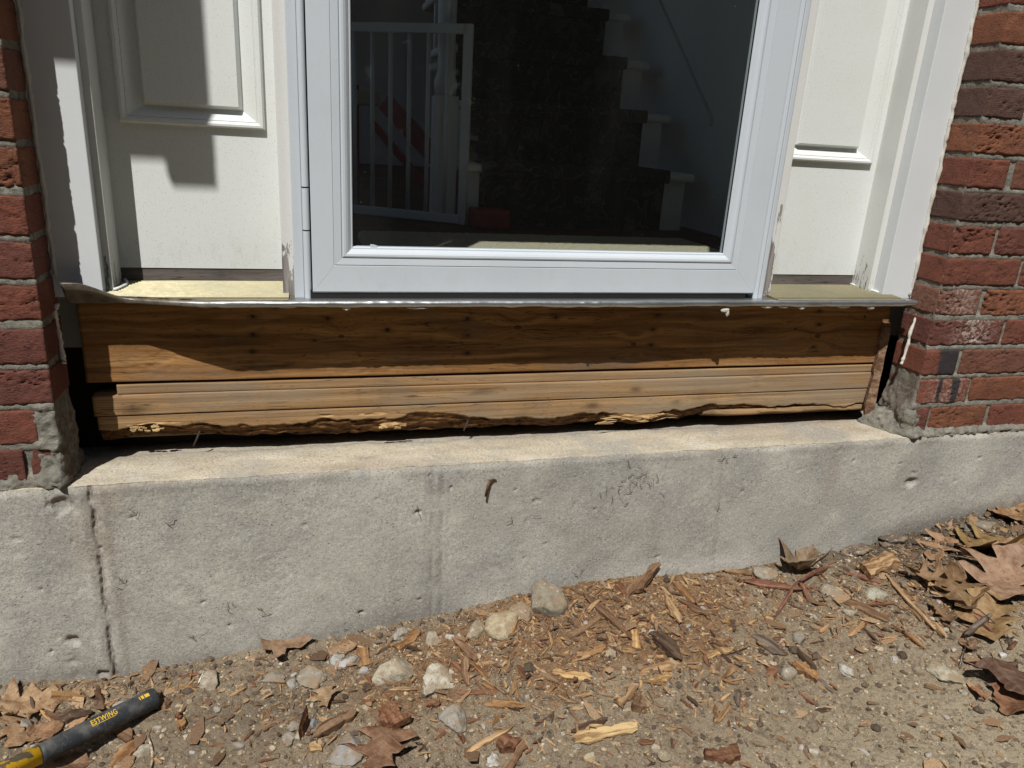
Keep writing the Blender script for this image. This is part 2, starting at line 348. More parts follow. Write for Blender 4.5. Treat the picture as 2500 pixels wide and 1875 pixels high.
def mat_glass():
    k = M('glass'); nt = k.nt
    tr = k.n('ShaderNodeBsdfTransparent'); tr.inputs[0].default_value = (.90, .93, .92, 1)
    gl = k.n('ShaderNodeBsdfGlossy'); gl.inputs['Roughness'].default_value = 0.0
    fr = k.n('ShaderNodeFresnel'); fr.inputs[0].default_value = 1.52
    geo = k.n('ShaderNodeNewGeometry'); front = k.math('SUBTRACT', 1.0, geo.outputs['Backfacing'])
    m1 = k.n('ShaderNodeMixShader'); k.l(k.math('MULTIPLY', fr.outputs[0], front), m1.inputs[0])
    k.l(tr.outputs[0], m1.inputs[1]); k.l(gl.outputs[0], m1.inputs[2])
    df = k.n('ShaderNodeBsdfDiffuse'); df.inputs[0].default_value = (.55, .56, .56, 1)
    v = k.map((1, 0, 1))
    sp = k.math('SUBTRACT', 1.0, k.step(k.vor(46, vec=v), .02, .036))
    sp = k.math('MULTIPLY', sp, k.step(k.noise(11, 2, vec=v), .48, .56))
    sp = k.math('MAXIMUM', sp, k.math('SUBTRACT', 1.0, k.step(k.vor(85, vec=k.map((1, 0, 1), (3, 0, 1))), .035, .05)))
    film = k.math('MULTIPLY', k.step(k.noise(3, 5, .65, vec=k.map((2.2, 0, .5))), .45, .8), .012)
    fac = k.math('ADD', k.math('MULTIPLY', k.math('MULTIPLY', sp, .5), k.step(k.noise(70, 2, vec=v), .5, .6)), k.math('ADD', film, .006))
    m2 = k.n('ShaderNodeMixShader'); k.l(k.math('MULTIPLY', fac, front), m2.inputs[0]); k.l(m1.outputs[0], m2.inputs[1]); k.l(df.outputs[0], m2.inputs[2])
    k.l(m2.outputs[0], nt.nodes['Material Output'].inputs[0]); return k.m
def mat_carpet(name, base, fig, sc):
    k = M(name, .98, .05)
    cur = k.step(k.math('ABSOLUTE', k.math('SUBTRACT', k.noise(sc, 2, .5, 1.2), .5)), .0, .035)
    c = k.mix(cur, fig, base); c = k.mix(k.step(k.noise(sc*.7, 3, vec=k.map(loc=(2, 5, 1))), .58, .66), c, fig)
    return k.out(c, k.bump(k.noise(700, 2), .6, .002))
def mat_grip():
    k = M('vinyl_grip', .55, .35)
    c = k.mix(k.step(k.noise(30, 5, .6), .42, .7), (.026, .030, .035), (.105, .102, .096))
    c = k.mix(k.math('MULTIPLY', k.step(k.noise(160, 4, .65), .58, .7), .45), c, (.16, .14, .11))
    sc = k.step(k.math('ABSOLUTE', k.math('SUBTRACT', k.noise(14, 2, .5, .3, vec=k.map((3, 1, 1))), .5)), 0, .006)
    c = k.mix(k.math('MULTIPLY', k.math('SUBTRACT', 1.0, sc), .35), c, (.22, .22, .21))
    return k.out(c, k.bump(k.noise(220, 4), .25, .0008))
def mat_yellow():
    k = M('yellow_paint', .4, .4)
    up = k.math('MULTIPLY', k.step(k.sep(k.n('ShaderNodeNewGeometry').outputs['Normal'])[2], .35, .95), .2)
    c = k.mix(k.step(k.math('ADD', k.noise(48, 5, .65, vec=k.map((.6, 1, 1))), up), .60, .63), (.80, .47, .015), (.16, .13, .09))
    return k.out(c, k.bump(k.noise(100, 4), .2, .001))

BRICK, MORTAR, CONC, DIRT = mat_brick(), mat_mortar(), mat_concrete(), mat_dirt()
CHIP, STONE, LEAF = mat_chip(), mat_stone(), mat_leaf()
ALU = mat_paint('white_aluminium', (.52, .57, .62), .38, .14, tint=(.46, .51, .555))
ALU2 = mat_paint('white_coil_cladding', (.60, .63, .65), .45, .06)
PAINT = mat_paint('cream_white_paint', (.655, .685, .675), .55, .6, tint=(.63, .64, .58))
PEEL = mat_paint('peeling_white_paint', (.62, .63, .61), .6, .3, peel=True)
GOLD, FLASH, GLASS = mat_gold(), mat_flash(), mat_glass()
BLACK = mat_plain('black_rubber', (.012, .012, .013), .6)
RUST = mat_plain('rusty_iron', (.035, .026, .02), .8)
CAULK = mat_plain('old_caulk', (.62, .60, .54), .8, .2, 0, 200, .8, .35)
OLDSILL = mat_plain('dirty_sill_metal', (.19, .175, .12), .5, .3, .3, 60, .3, .4)
GREYWOOD = mat_wood('bare_grey_wood', (.075, .062, .055), (.125, .108, .098), (.20, .18, .165), grain=22)
IVORY = mat_plain('white_trim_paint', (.78, .79, .79), .5)
RED = mat_plain('red_plastic', (.30, .028, .022), .4)

# ------------------------------------------------------------------ ground
GX = np.array([-60, -.6, -.144, .052, .283, .581, .926, 1.1, 1.268, 1.586, 1.869, 2.112, 3, 60])
GZ = np.array([-.39, -.39, -.387, -.402, -.376, -.351, -.307, -.312, -.316, -.291, -.253, -.223, -.17, -.17])
def gbase(x, y):
    x = np.asarray(x, float); y = np.asarray(y, float)
    d = np.clip(-.012-y, 0, None)
    z = (np.interp(x-.03, GX, GZ)+np.interp(x, GX, GZ)+np.interp(x+.03, GX, GZ))/3
    z = z-.13*np.minimum(d, 2.5)
    z = z+.018*bump1(x, .95, .28)*bump1(d, .10, .10)+.012*bump1(x, 1.9, .22)*bump1(d, .12, .12)
    return z
def gz(x, y):
    x = np.asarray(x, float); y = np.asarray(y, float)
    near = sstep(3.0, 1.2, np.abs(x-1))*sstep(2.0, 1.0, -y)
    rough = 1+1.3*sstep(1.55, 1.8, x)*sstep(.25, .05, -y)
    return gbase(x, y)+near*rough*(.010*fbm(x*9, y*9, 1.5, 3)+.0055*fbm(x*42, y*42, 4.2, 3)+.0036*fbm(x*130, y*130, 8.1, 3)+.0022*np.abs(vnoise(x*85, y*85, 3.3)))
def on_ground(px, py, lift=0.0):
    d = ray(px, py); t = 1.0
    for _ in range(40):
        p = CPOS+d*t; t += (p[2]-lift-float(gz(p[0], p[1])))/max(.25, -d[2])*.7
    return CPOS+d*t

def axis(lo, hi, step, far, n=26):
    core = np.arange(lo, hi+step/2, step); g = np.geomspace(step*1.5, far, n)
    return np.concatenate([lo-g[::-1], core, hi+g])
xs = axis(-.45, 2.45, .0027, 70)
ys_core = np.arange(.02, -.80, -.0027); ys = np.concatenate([ys_core, ys_core[-1]-np.geomspace(.006, 90, 30)])
X, Y = np.meshgrid(xs, ys, indexing='ij')
Zg = gz(X, Y)
me = npmesh('ground', np.stack([X, Y, Zg], -1).reshape(-1, 3), gridquads(len(xs), len(ys), True))
dd = np.clip(-Y, 0, None)
nz = fbm(X*11, Y*11, 2.2, 4)
dust = np.exp(-(((X-.98)/.36)**2+((dd-.12)/.16)**2)*1.0)*1.35+nz*.55
dust = np.maximum(dust, np.exp(-(((X-.62)/.25)**2+((dd-.16)/.1)**2))*.9+nz*.45)
attr(me, 'dust', np.clip(sstep(.42, .85, dust), 0, .92))
attr(me, 'sandy', np.clip(sstep(.15, .45, dd-.16+(X-1.15)*.22+nz*.12), 0, 1))
attr(me, 'soil', np.clip(sstep(.2, .7, np.exp(-(((X-2.0)/.42)**2+((dd-.03)/.13)**2))*1.2+nz*.35)*.95+.45*np.exp(-(((X-.32)/.18)**2+((dd-.16)/.08)**2)), 0, 1))
ground = kind(link('ground', me, DIRT), 'structure')

# ------------------------------------------------------------------ foundation wall
FY, FT = -.012, -.010                       # front plane and top plane of the concrete
fnd = thing('foundation_wall', 'low grey concrete foundation wall with a sunlit tan ledge under the brick and exposed wood', 'foundation')
fx = np.unique(np.round(np.concatenate([np.arange(-1.8, -.45, .02), np.arange(-.45, 2.55, .004), np.arange(2.55, 3.6, .02)]+[np.arange(c-.03, c+.035, .0014) for c in (.038, .632, 1.245, -.026)]), 4)); fzv = np.concatenate([np.arange(-.46, FT-.003, .004), [FT-.0015, FT]])
X, Z = np.meshgrid(fx, fzv, indexing='ij')
def seam(c, lean=0.0): return np.abs(X-c-lean*(Z+.2)-.004*fbm(Z*18, c*7, 0, 3))
S1, S2, S3, S4 = seam(.038, .0), seam(.632, -.01), seam(1.240, -.10), seam(-.022, .03)
disp = .0032*fbm(X*7, Z*7, 3.1, 3)+.0005*fbm(X*48, Z*48, 1.2, 3)+.0010*fbm(X*120, Z*150, 1.7, 3)*sstep(-.2, .5, fbm(X*4, Z*5, 8.8, 3)+.1)
ragged = .5+.5*fbm(X*6, Z*22, 7.7, 3)
disp -= .006*bump1(S1+.0022*fbm(X*160, Z*160, 4, 2), .0008, .003)*sstep(.40, .65, ragged+.12)
disp += .003*bump1(S1, .016, .008)*ragged*1.5
disp += .0017*bump1(S2, 0, .005)*sstep(.4, .8, ragged)-.0012*bump1(S2, .010, .005)*ragged
disp += .0018*bump1(S3, 0, .006)*sstep(.4, .8, ragged)-.0008*bump1(S3, .014, .007)
disp -= .010*bump1(S4, 0, .010)*sstep(.62, .85, .5+.5*fbm(X*3, Z*26, 2.9, 3))
pit = vnoise(X*70, Z*70, 5.5); disp -= .004*sstep(.72, .9, pit)
for (px_, py_, r) in ((150, 1235, .022), (2225, 1180, .016), (178, 1565, .014), (880, 1495, .006), (1020, 1250, .005), (255, 1645, .012)):
    p = on_y(px_, py_, FY); disp -= .0075*sstep(.25, .75, np.exp(-(((X-p[0])/r)**2+((Z-p[2])/r/.8)**2))+.45*fbm(X*75, Z*75, 3, 3))*np.exp(-(((X-p[0])/r/1.6)**2+((Z-p[2])/r/1.6)**2))
edge = sstep(FT-.012, FT, Z)
yv = FY-disp+edge*(.003+.0035*fbm(X*22, 3.3, 1.1, 4))
Zt = Z+edge*.0025*fbm(X*30, 8.1, .3, 3)
me = npmesh('face', np.stack([X, yv, Zt], -1).reshape(-1, 3), gridquads(len(fx), len(fzv)))
sh = X.shape
mott = fbm(X*9, Z*9, 6, 4)
attr(me, 'ledge', .55*sstep(FT-.006, FT, Z+.002*mott))
hgt = Z-gbase(X, -.02)
attr(me, 'pale', np.clip(.75*bump1(hgt, .02+.012*mott, .025)*sstep(.95, 1.1, X)*sstep(1.5, 1.25, X)+.35*sstep(.75, .95, ragged)*bump1(S3, 0, .02), 0, 1))
damp = np.clip(.30*np.exp(-((X+.12)/.16)**2)*sstep(-.3, .3, mott)+sstep(.07, .0, hgt+.02*mott)*sstep(1.62, 1.72, X)*.9+.75*np.exp(-((X-2.25)/.22)**2)*sstep(-.05, .35, mott+.3)*.6
               + .5*sstep(.05, .0, hgt+.03*mott)*sstep(.72, .55, X), 0, 1)
root = np.exp(-(((X-.88)/.07)**2+((Z+.065)/.025)**2))*sstep(.1, .5, fbm(X*90, Z*60, 1, 3))
crack = 1.25*bump1(S1+.0022*fbm(X*160, Z*160, 4, 2), .0008, .0026)*sstep(.30, .55, ragged+.1+.5*fbm(X*130, Z*90, 6, 3))+.35*bump1(S1, .004, .014)*sstep(-.1, .5, fbm(X*60, Z*40, 2, 3))
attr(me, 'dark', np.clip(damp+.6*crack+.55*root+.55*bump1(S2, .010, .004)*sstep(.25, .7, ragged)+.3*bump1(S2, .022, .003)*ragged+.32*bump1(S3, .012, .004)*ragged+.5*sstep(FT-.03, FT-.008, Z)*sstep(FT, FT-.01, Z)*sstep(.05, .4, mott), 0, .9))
attr(me, 'brown', np.clip(.38*np.exp(-((X-.045-.08*(Z+.2))/.045)**2)*sstep(-.2, .3, mott+.2)+.4*np.exp(-((X-1.52)/.02)**2)*sstep(-.22, -.05, Z), 0, .8))
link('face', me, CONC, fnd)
fyv = np.concatenate([[FY, FY+.002], np.arange(FY+.005, .26, .0045)])
X, Yt = np.meshgrid(fx, fyv, indexing='ij')
front = sstep(.02, FY, Yt)
zt = FT+.0018*fbm(X*14, Yt*14, 2, 3)*(1-front)+.001*fbm(X*60, Yt*60, 2, 2)+front*.0025*fbm(X*30, 8.1, .3, 3)-.012*sstep(.105, .14, Yt+.01*fbm(X*20, 1, 1, 3))
yt = Yt+np.where(Yt <= FY+.0001, .003+.0035*fbm(X*22, 3.3, 1.1, 4)-.0035*fbm(X*7, FT*7+0*X, 3.1, 3), 0)
yt = np.where((Yt > FY) & (Yt < FY+.012), Yt+.003, yt)
me = npmesh('top_ledge', np.stack([X, yt, zt], -1).reshape(-1, 3), gridquads(len(fx), len(fyv)))
attr(me, 'ledge', np.clip(.95-.1*fbm(X*9, Yt*20, 2, 3), 0, 1)); attr(me, 'pale', .2*sstep(.2, .6, fbm(X*20, Yt*30, 4, 3)))
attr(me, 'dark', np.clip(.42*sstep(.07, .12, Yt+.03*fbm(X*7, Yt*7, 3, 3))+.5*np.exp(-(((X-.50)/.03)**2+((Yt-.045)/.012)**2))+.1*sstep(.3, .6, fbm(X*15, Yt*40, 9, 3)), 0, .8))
attr(me, 'brown', np.clip(.38*sstep(.1, .5, fbm(X*5, Yt*14, 8, 4)+.4*sstep(1.0, 1.5, X)), 0, .6))
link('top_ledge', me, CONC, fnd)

# ------------------------------------------------------------------ brick piers
CH, BH = .0677, .0575
def brick_mesh(x0, x1, y0, y1, z0, z1, seed, side):
    """closed clay body: dense on the front and on the exposed return (side = -1 left face, +1 right face)"""
    st = .0036; rx = .003
    pts = []
    def seg(a, b, n, dense):
        for i in range(n): pts.append((a[0]+(b[0]-a[0])*i/n, a[1]+(b[1]-a[1])*i/n, dense))
    nf = max(4, int((x1-x0)/st)); nd = max(4, int((y1-y0)/st))
    seg((x1, y1), (x0, y1), 2, 0)
    seg((x0, y1), (x0, y0), nd if side < 0 else 2, 1 if side < 0 else 0)
    seg((x0, y0), (x1, y0), nf, 2)
    seg((x1, y0), (x1, y1), nd if side > 0 else 2, 1 if side > 0 else 0)
    pts = np.array(pts); n = len(pts); nzs = int((z1-z0)/.0034)+2
    zz = np.concatenate([[z0, z0], np.linspace(z0+.0022, z1-.0022, nzs), [z1, z1]])
    ins = np.concatenate([[.02, .0022], np.zeros(nzs), [.0022, .02]])
    cx, cy = (x0+x1)/2, (y0+y1)/2
    hx, hy = (x1-x0)/2, (y1-y0)/2
    PX = np.tile(pts[:, 0], (len(zz), 1)); PY = np.tile(pts[:, 1], (len(zz), 1)); D = np.tile(pts[:, 2], (len(zz), 1)); PZ = np.tile(zz[:, None], (1, n))
    I = np.tile(ins[:, None], (1, n))
    QX = cx+(PX-cx)*(1-I/hx); QY = cy+(PY-cy)*(1-I/hy)
    # outward normals
    NX = np.where(PX <= x0+1e-6, -1, np.where(PX >= x1-1e-6, 1, 0)).astype(float); NY = np.where(PY <= y0+1e-6, -1, np.where(PY >= y1-1e-6, 1, 0)).astype(float)
    NY = np.where(D == 2, -1, NY)
    L = np.hypot(NX, NY); L[L == 0] = 1; NX, NY = NX/L, NY/L
    s = seed*3.7; U = PX*1.0+PY*1.3
    big = .0014*fbm(U*22+s, PZ*30, s, 3)
    r1 = np.abs(fbm(U*38+s, PZ*120+s, s, 3)); crk = sstep(.10, .0, r1)*sstep(-.1, .35, fbm(U*13+s, PZ*20, s+4, 2))
    r2 = np.abs(fbm(U*75+s, PZ*170+s, s+9, 2)); crk2 = sstep(.07, .0, r2)*sstep(-.2, .3, fbm(U*20+s, PZ*30, s+14, 2))
    amt = np.where(D == 2, 1.0, np.where(D == 1, .25, 0.0))
    ck = .25+1.1*((seed*7.31) % 1.0); disp = (big-.0062*ck*crk-.0034*(1.3-ck*.5)*crk2+.0011*fbm(U*150, PZ*200, s, 3)+.001*fbm(U*55, PZ*90, s+3, 3))*amt
    disp -= .0048*sstep(-.1, .5, fbm(U*60+s, PZ*40, s+2, 3))*np.exp(-np.minimum(np.minimum(np.abs(PZ-z0), np.abs(PZ-z1)), np.where(D == 2, np.minimum(PX-x0, x1-PX), 1))/.0032)*amt
    QX = QX+NX*disp; QY = QY+NY*disp
    V = np.stack([QX, QY, PZ], -1).reshape(-1, 3); m = len(zz)
    idx = np.arange(m*n).reshape(m, n); nx = np.roll(idx, -1, 1)
    q = np.stack([idx[:-1].ravel(), nx[:-1].ravel(), nx[1:].ravel(), idx[1:].ravel()], 1)
    me = npmesh('brick', V, q, True)
    return me, U, PZ, crk, s
def brick(par, x0, x1, k, tone, side, y1=.092, z0=None, seed=None, salt=0, burnt=None, twist=0):
    z0 = k*CH if z0 is None else z0; sd_ = seed if seed is not None else rs.rand()*20
    jy = rs.uniform(-.0016, .0012); jz = rs.uniform(-.001, .001)
    me, U, PZ, crk, s = brick_mesh(x0, x1, jy, y1, z0+jz, z0+BH+jz, sd_, side)
    xx = np.array([v.co.x for v in me.vertices]); zz = np.array([v.co.z for v in me.vertices])
    sa = np.zeros(len(xx))
    if salt: sa = salt*np.clip(np.exp(-((xx-x0-(x1-x0)*.6)/.045)**2)+.25*rs.rand(), 0, 1)
    bu = np.zeros(len(xx))
    for (c, r) in (burnt or ()): bu = np.maximum(bu, sstep(r, r*.75, np.abs(xx-c+.06*(zz-z0-.03)+.003*fbm(xx*80, zz*80, 1, 2))))
    attr(me, 'salt', sa); attr(me, 'burnt', bu)
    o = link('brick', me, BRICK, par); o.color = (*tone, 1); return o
T_RED, T_OR, T_DK, T_PUR, T_BR = (.215, .078, .052), (.245, .10, .056), (.115, .072, .059), (.170, .067, .052), (.185, .085, .057)
def mortar_mesh(x0, x1, z0, z1, corner, side, smear):
    """skin of mortar over the front and the return of a pier, slightly behind the brick faces"""
    st = .0035; nf = int((x1-x0)/st); nd = int(.085/st)
    fr = [(x0+(x1-x0)*i/nf, .0066, 0) for i in range(nf+1)]
    if side > 0: P2 = fr+[(x1, .0066+.085*(i+1)/nd, 1) for i in range(nd)]
    else: P2 = [(x0, .0066+.085*(nd-i)/nd, 1) for i in range(nd)]+fr
    P2 = np.array(P2); zs = np.arange(z0, z1, st)
    PX, PZ = np.meshgrid(P2[:, 0], zs, indexing='ij'); PY, _ = np.meshgrid(P2[:, 1], zs, indexing='ij'); D, _ = np.meshgrid(P2[:, 2], zs, indexing='ij')
    U = PX+1.4*PY
    k = np.floor((PZ+.002)/CH); fz = PZ-k*CH
    joint = ((fz > BH-.001) | (fz < .001)).astype(float)
    disp = .0018*fbm(U*60, PZ*60, 3, 3)+.0009*fbm(U*200, PZ*200, 5, 2)+.0008+.0034*joint*(D == 0)
    sm = smear(PX, PY, PZ, D); disp += sm*(1+.9*fbm(U*75, PZ*75, 2, 4))+.0035*sstep(.001, .004, sm)*fbm(U*170, PZ*170, 3, 3)
    NX = np.where(D > 0, side, 0.0); NY = np.where(D > 0, 0.0, -1.0)
    V = np.stack([PX+NX*(disp-.0030*(D > 0)), PY+NY*disp, PZ], -1).reshape(-1, 3)
    me = npmesh('mortar', V, gridquads(len(P2), len(zs)), True)
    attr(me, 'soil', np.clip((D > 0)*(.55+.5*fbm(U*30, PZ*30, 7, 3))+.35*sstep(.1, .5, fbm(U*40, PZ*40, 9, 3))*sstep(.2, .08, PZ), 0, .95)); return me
XR = 1.712
right = thing('brick_pier', 'red brick pier right of the door in full sun with white mortar', 'brick wall', (0, 0, 0))
HJ = .010
rows = {0: [(XR+.012, 1.757, T_PUR), (1.767, 1.922, T_OR), (1.936, 2.12, T_RED)], 1: [(XR+.002, 1.852, T_RED), (1.862, 2.055, T_OR), (2.065, 2.25, T_RED)],
        2: [(XR, 1.800, T_RED), (1.814, 2.005, T_BR), (2.015, 2.2, T_RED)], 3: [(XR, 1.905, T_PUR), (1.917, 2.10, T_RED)],
        4: [(XR, 1.820, T_BR), (1.835, 2.03, T_OR)], 5: [(XR, 1.905, T_RED), (1.918, 2.11, T_RED)], 6: [(XR, 1.815, T_RED), (1.829, 2.02, T_PUR)],
        7: [(XR, 1.905, T_DK), (1.917, 2.11, T_RED)], 8: [(XR, 1.805, T_RED), (1.827, 2.02, T_BR)], 9: [(XR, 1.905, T_OR), (1.916, 2.1, T_RED)],
        10: [(XR, 1.806, T_DK), (1.818, 2.01, T_DK)], 11: [(XR, 1.905, T_DK), (1.916, 2.1, T_RED)], 12: [(XR, 1.805, T_OR), (1.816, 2.0, T_RED)],
        13: [(XR, 1.905, T_RED), (1.916, 2.1, T_BR)], 14: [(XR, 1.806, T_RED), (1.816, 2.0, T_OR)]}
for k, row in rows.items():
    for i, (a, b, t) in enumerate(row):
        bu = {(2, 0): [(1.777, .030)], (1, 0): [(1.772, .006), (1.815, .011)]}.get((k, i))
        t2 = tuple(np.clip(np.array(t)*rs.uniform(.88, 1.12), 0, 1))
        brick(right, a, b, k, t2, -1 if i == 0 else 0, salt={(3, 0): .75, (4, 0): .5, (1, 0): .4}.get((k, i), 0), burnt=bu, y1=.092 if i == 0 else .05)
def smear_r(PX, PY, PZ, D):
    s = .0055*sstep(.06, .035, PZ)*sstep(XR+.050, XR+.015, PX)*(D == 0)+.004*sstep(.17, .09, PZ)*sstep(XR+.02, XR+.004, PX)*(D == 0)
    s = s+(D > 0)*.0075*sstep(.09, .03, PZ)+.010*sstep(.012, .0, PZ)*(D == 0)
    return s+(D > 0)*.004*sstep(.13, .05, PZ+.02*fbm(PY*40, PZ*40, 1, 3))
link('mortar', mortar_mesh(XR, 2.25, FT+.001, 15*CH, XR, -1, smear_r), MORTAR, right)
# rough fillet of mortar left on the ledge against the return
fu, fv = np.linspace(-.004, .10, 34), np.linspace(0, 1, 22)
U_, V_ = np.meshgrid(fu, fv, indexing='ij')
wd = .050*(.35+.65*sstep(-.01, .06, U_))*(1+.25*fbm(U_*40, 2, 1, 3)); ht = .045*(.5+.5*sstep(.0, .06, U_))*(1+.3*fbm(U_*30, 6, 1, 3))
ang = V_*math.pi/2
fx_ = XR+.006-wd*np.cos(ang)**1.3; fz_ = FT-.004+ht*np.sin(ang)**1.2+.006*fbm(U_*90, V_*9, 3, 4)
fx_ += .006*fbm(U_*100, V_*10, 5, 4)
link('mortar_fillet', npmesh('mortar_fillet', np.stack([fx_, U_, fz_], -1).reshape(-1, 3), gridquads(34, 22, True)), MORTAR, right)

left = thing('brick_pier', 'red brick pier left of the door with its inner side in shade', 'brick wall', (0, 0, 0))
for k in range(0, 13):
    tone = [T_PUR, T_RED, T_PUR, T_PUR, T_RED, T_PUR, T_RED, T_OR, T_OR, T_BR, T_OR, T_RED, T_OR][k]; tone = tuple(np.array(tone)*rs.uniform(.9, 1.08))
    xe = {1: -.030, 0: -.004}.get(k, 0.0); x0 = -.195 if k % 2 else -.092
    if k == 0: brick(left, -.046, xe, k, tone, 1); brick(left, -.25, -.056, k, tone, 0, .05); continue
    brick(left, x0, xe, k, tone, 1); brick(left, x0-.2, x0-.010, k, T_RED, 0, .05)
def smear_l(PX, PY, PZ, D):
    s = (D == 0)*(.0055*sstep(-.045, -.026, PX)*sstep(.155, .125, PZ)+.006*sstep(-.018, -.006, PX)*sstep(.085, .05, PZ)+.009*sstep(.02, .0, PZ+.008*fbm(PX*50, 1, 1, 3)))
    return s+(D > 0)*(.005*sstep(.13, .08, PZ+.03*fbm(PY*40, PZ*40, 1, 3))+.004*sstep(.02, .0, PZ))
link('mortar', mortar_mesh(-.42, 0.0, FT+.001, 13*CH, 0, 1, smear_l), MORTAR, left)
# plain masonry above the frame so that light and shade inside it are right
for par, a, b, z0 in ((left, -1.6, -.002, 13*CH), (right, XR+.002, 3.3, 15*CH)):
    link('upper_masonry', box(a, b, .004, .10, z0+.002, 2.92), MORTAR, par)
link('side_masonry', box(-3.0, -.43, .004, .10, FT, 2.92), MORTAR, left)
link('side_masonry', box(2.26, 4.5, .004, .10, FT, 2.92), MORTAR, right)

# ------------------------------------------------------------------ exposed framing timber
WY = .115
def board(par, name, x0, x1, z0, z1, mat, y1=.155, fn=None, dx=.005, dz=.0035):
    nx = max(2, int((x1-x0)/dx)); nzc = max(3, int((z1-z0)/dz))
    zz = np.concatenate([[z0, z0+.0007, z0+.0016], np.linspace(z0+.003, z1-.003, nzc), [z1-.0016, z1-.0007, z1]]) if dz > .0018 else np.linspace(z0, z1, nzc); xx = np.linspace(x0, x1, nx)
    prof = [(y1, z0)]+[(WY, z) for z in zz]+[(y1, z1)]
    P = np.array(prof); X, J = np.meshgrid(xx, np.arange(len(P)), indexing='ij'); Yv = P[J, 0]; Zv = P[J, 1].copy()
    fr = (J > 0) & (J < len(P)-1); t = (Zv-z0)/(z1-z0)
    rnd_ = .0008*fr*(np.exp(-(t*(z1-z0)/.0012)**2)+np.exp(-((1-t)*(z1-z0)/.0012)**2))
    Yv = Yv+rnd_+fr*.0006*fbm(X*5, Zv*160, 3, 3); r = f = np.zeros_like(Yv)
    Zv += fr*.0010*fbm(X*8, z0*50, 2, 3)
    if fn: Yv, Zv, r, f = fn(X, Yv, Zv, fr)
    me = npmesh(name, np.stack([X, Yv, Zv], -1).reshape(-1, 3), gridquads(nx, len(P), False))
    bm = bmesh.new(); bm.from_mesh(me); bm.verts.ensure_lookup_table()
    for s in (0, nx-1):
        try: bm.faces.new([bm.verts[s*len(P)+j] for j in range(len(P))])
        except ValueError: pass
    bmesh.ops.recalc_face_normals(bm, faces=bm.faces[:]); bm.to_mesh(me); bm.free()
    attr(me, 'rot', r.ravel()); attr(me, 'fresh', f.ravel())
    return link(name, me, mat, par)
def wp(px, py): p = on_y(px, py, WY); return float(p[0]), float(p[2])
knots = [(*wp(833, 821), .011), (*wp(1264, 799), .014), (*wp(1547, 840), .012), (*wp(1127, 836), .006), (*wp(1942, 803), .010), (*wp(1997, 820), .015)]
nails = [(617, 773), (617, 818), (617, 859), (1142, 779), (1142, 819), (1141, 863), (800, 778), (946, 806), (1357, 775), (1606, 770), (1594, 805), (1589, 842), (2001, 760), (1999, 793), (1986, 847), (2111, 774), (1435, 890)]
WOOD1 = mat_wood('orange_fir', (.095, .045, .016), (.235, .117, .041), (.41, .228, .088), knots, [(*wp(*p), .0055) for p in nails[:15]], 30, None, 1.2)
WOOD2 = mat_wood('weathered_fir', (.155, .088, .040), (.30, .182, .085), (.44, .295, .155), [(*wp(1845, 930), .006)], [(*wp(1552, 950), .007), (*wp(1447, 990), .008), (*wp(1650, 985), .007), (*wp(325, 1000), .012)], 60, (.26, .21, .15), .55, .012)
frm = thing('floor_framing', 'exposed orange timber rim board above weathered sill plates, the lowest one rotted', 'framing')
def rough_left(X, Yv, Zv, fr):
    a = np.exp(-(((X-.13)/.05)**2+((Zv-.165)/.022)**2))+.8*np.exp(-(((X-.50)/.06)**2+((Zv-.145)/.01)**2))
    Yv = Yv+fr*a*(.0022*sstep(.0, .25, fbm(X*70, Zv*180, 3, 3)))
    return Yv, Zv, 0*Yv, 0*Yv
board(frm, 'rim_board', .020, 1.700, .1315, .292, WOOD1, .155, rough_left)
def top_strip(X, Yv, Zv, fr): return Yv+fr*.0015, Zv, 0*Yv, 0*Yv
board(frm, 'subfloor_edge', .067, 1.70, .1075, .1255, WOOD2, .155, top_strip)
board(frm, 'sill_plate', .026, 1.703, .0685, .1065, WOOD2, .155, lambda X, Y_, Z_, f: (Y_-.002*f, Z_, 0*Y_, 0*Y_))
def rotten(X, Yv, Zv, fr):
    n = fbm(X*5, 1.5, 2.2, 4); n2 = fbm(X*26, Zv*90, 2, 4)
    lim = .033+.017*n+.007*fbm(X*30, 4, 1, 4)+.004*np.round(2*fbm(X*16, 1, 4, 2))/2
    lim = lim+.012*np.exp(-((X-.62)/.10)**2)+.010*np.exp(-((X-.40)/.05)**2)-.010*sstep(1.3, 1.45, X)
    r = sstep(lim+.0025, lim-.0015, Zv)
    fresh = (np.exp(-(((X-1.10)/.075)**2+((Zv-.024)/.008)**2))*1.1+np.exp(-(((X-.135)/.05)**2+((Zv-.045)/.004)**2))*.8
             + np.exp(-(((X-.555)/.030)**2+((Zv-.026)/.006)**2))+.7*np.exp(-(((X-.53)/.05)**2+((Zv-.052)/.004)**2))+.7*np.exp(-(((X-.43)/.03)**2+((Zv-.052)/.003)**2)))
    fresh = sstep(.45, .6, fresh+.35*n2)
    dep = r*(.006+.014*sstep(lim, .0, Zv)+.006*n2+.0028*fbm(X*40, Zv*240, 3, 3)+.005*sstep(.06, .0, np.abs(fbm(X*95, Zv*50, 5, 2)))*sstep(-.1, .2, n2))
    dep = dep*(1-.85*fresh)+fresh*(.0035*fbm(X*45, Zv*320, 6, 3)+.002)
    zlow = .005+.009*fbm(X*9, 8, 1, 4)+.004*fbm(X*45, 2, 1, 3)+.012*np.exp(-((X-.15)/.12)**2)-.004*np.exp(-((X-1.10)/.11)**2)+.016*sstep(1.22, 1.3, X)
    t = np.clip((.0665-Zv)/.0605, 0, 1); Zv = np.where(fr, .0665-t*(.0665-zlow), Zv)
    Yv = Yv+fr*dep
    return Yv, Zv, np.clip(r*(1-fresh), 0, 1)*fr, fresh*fr
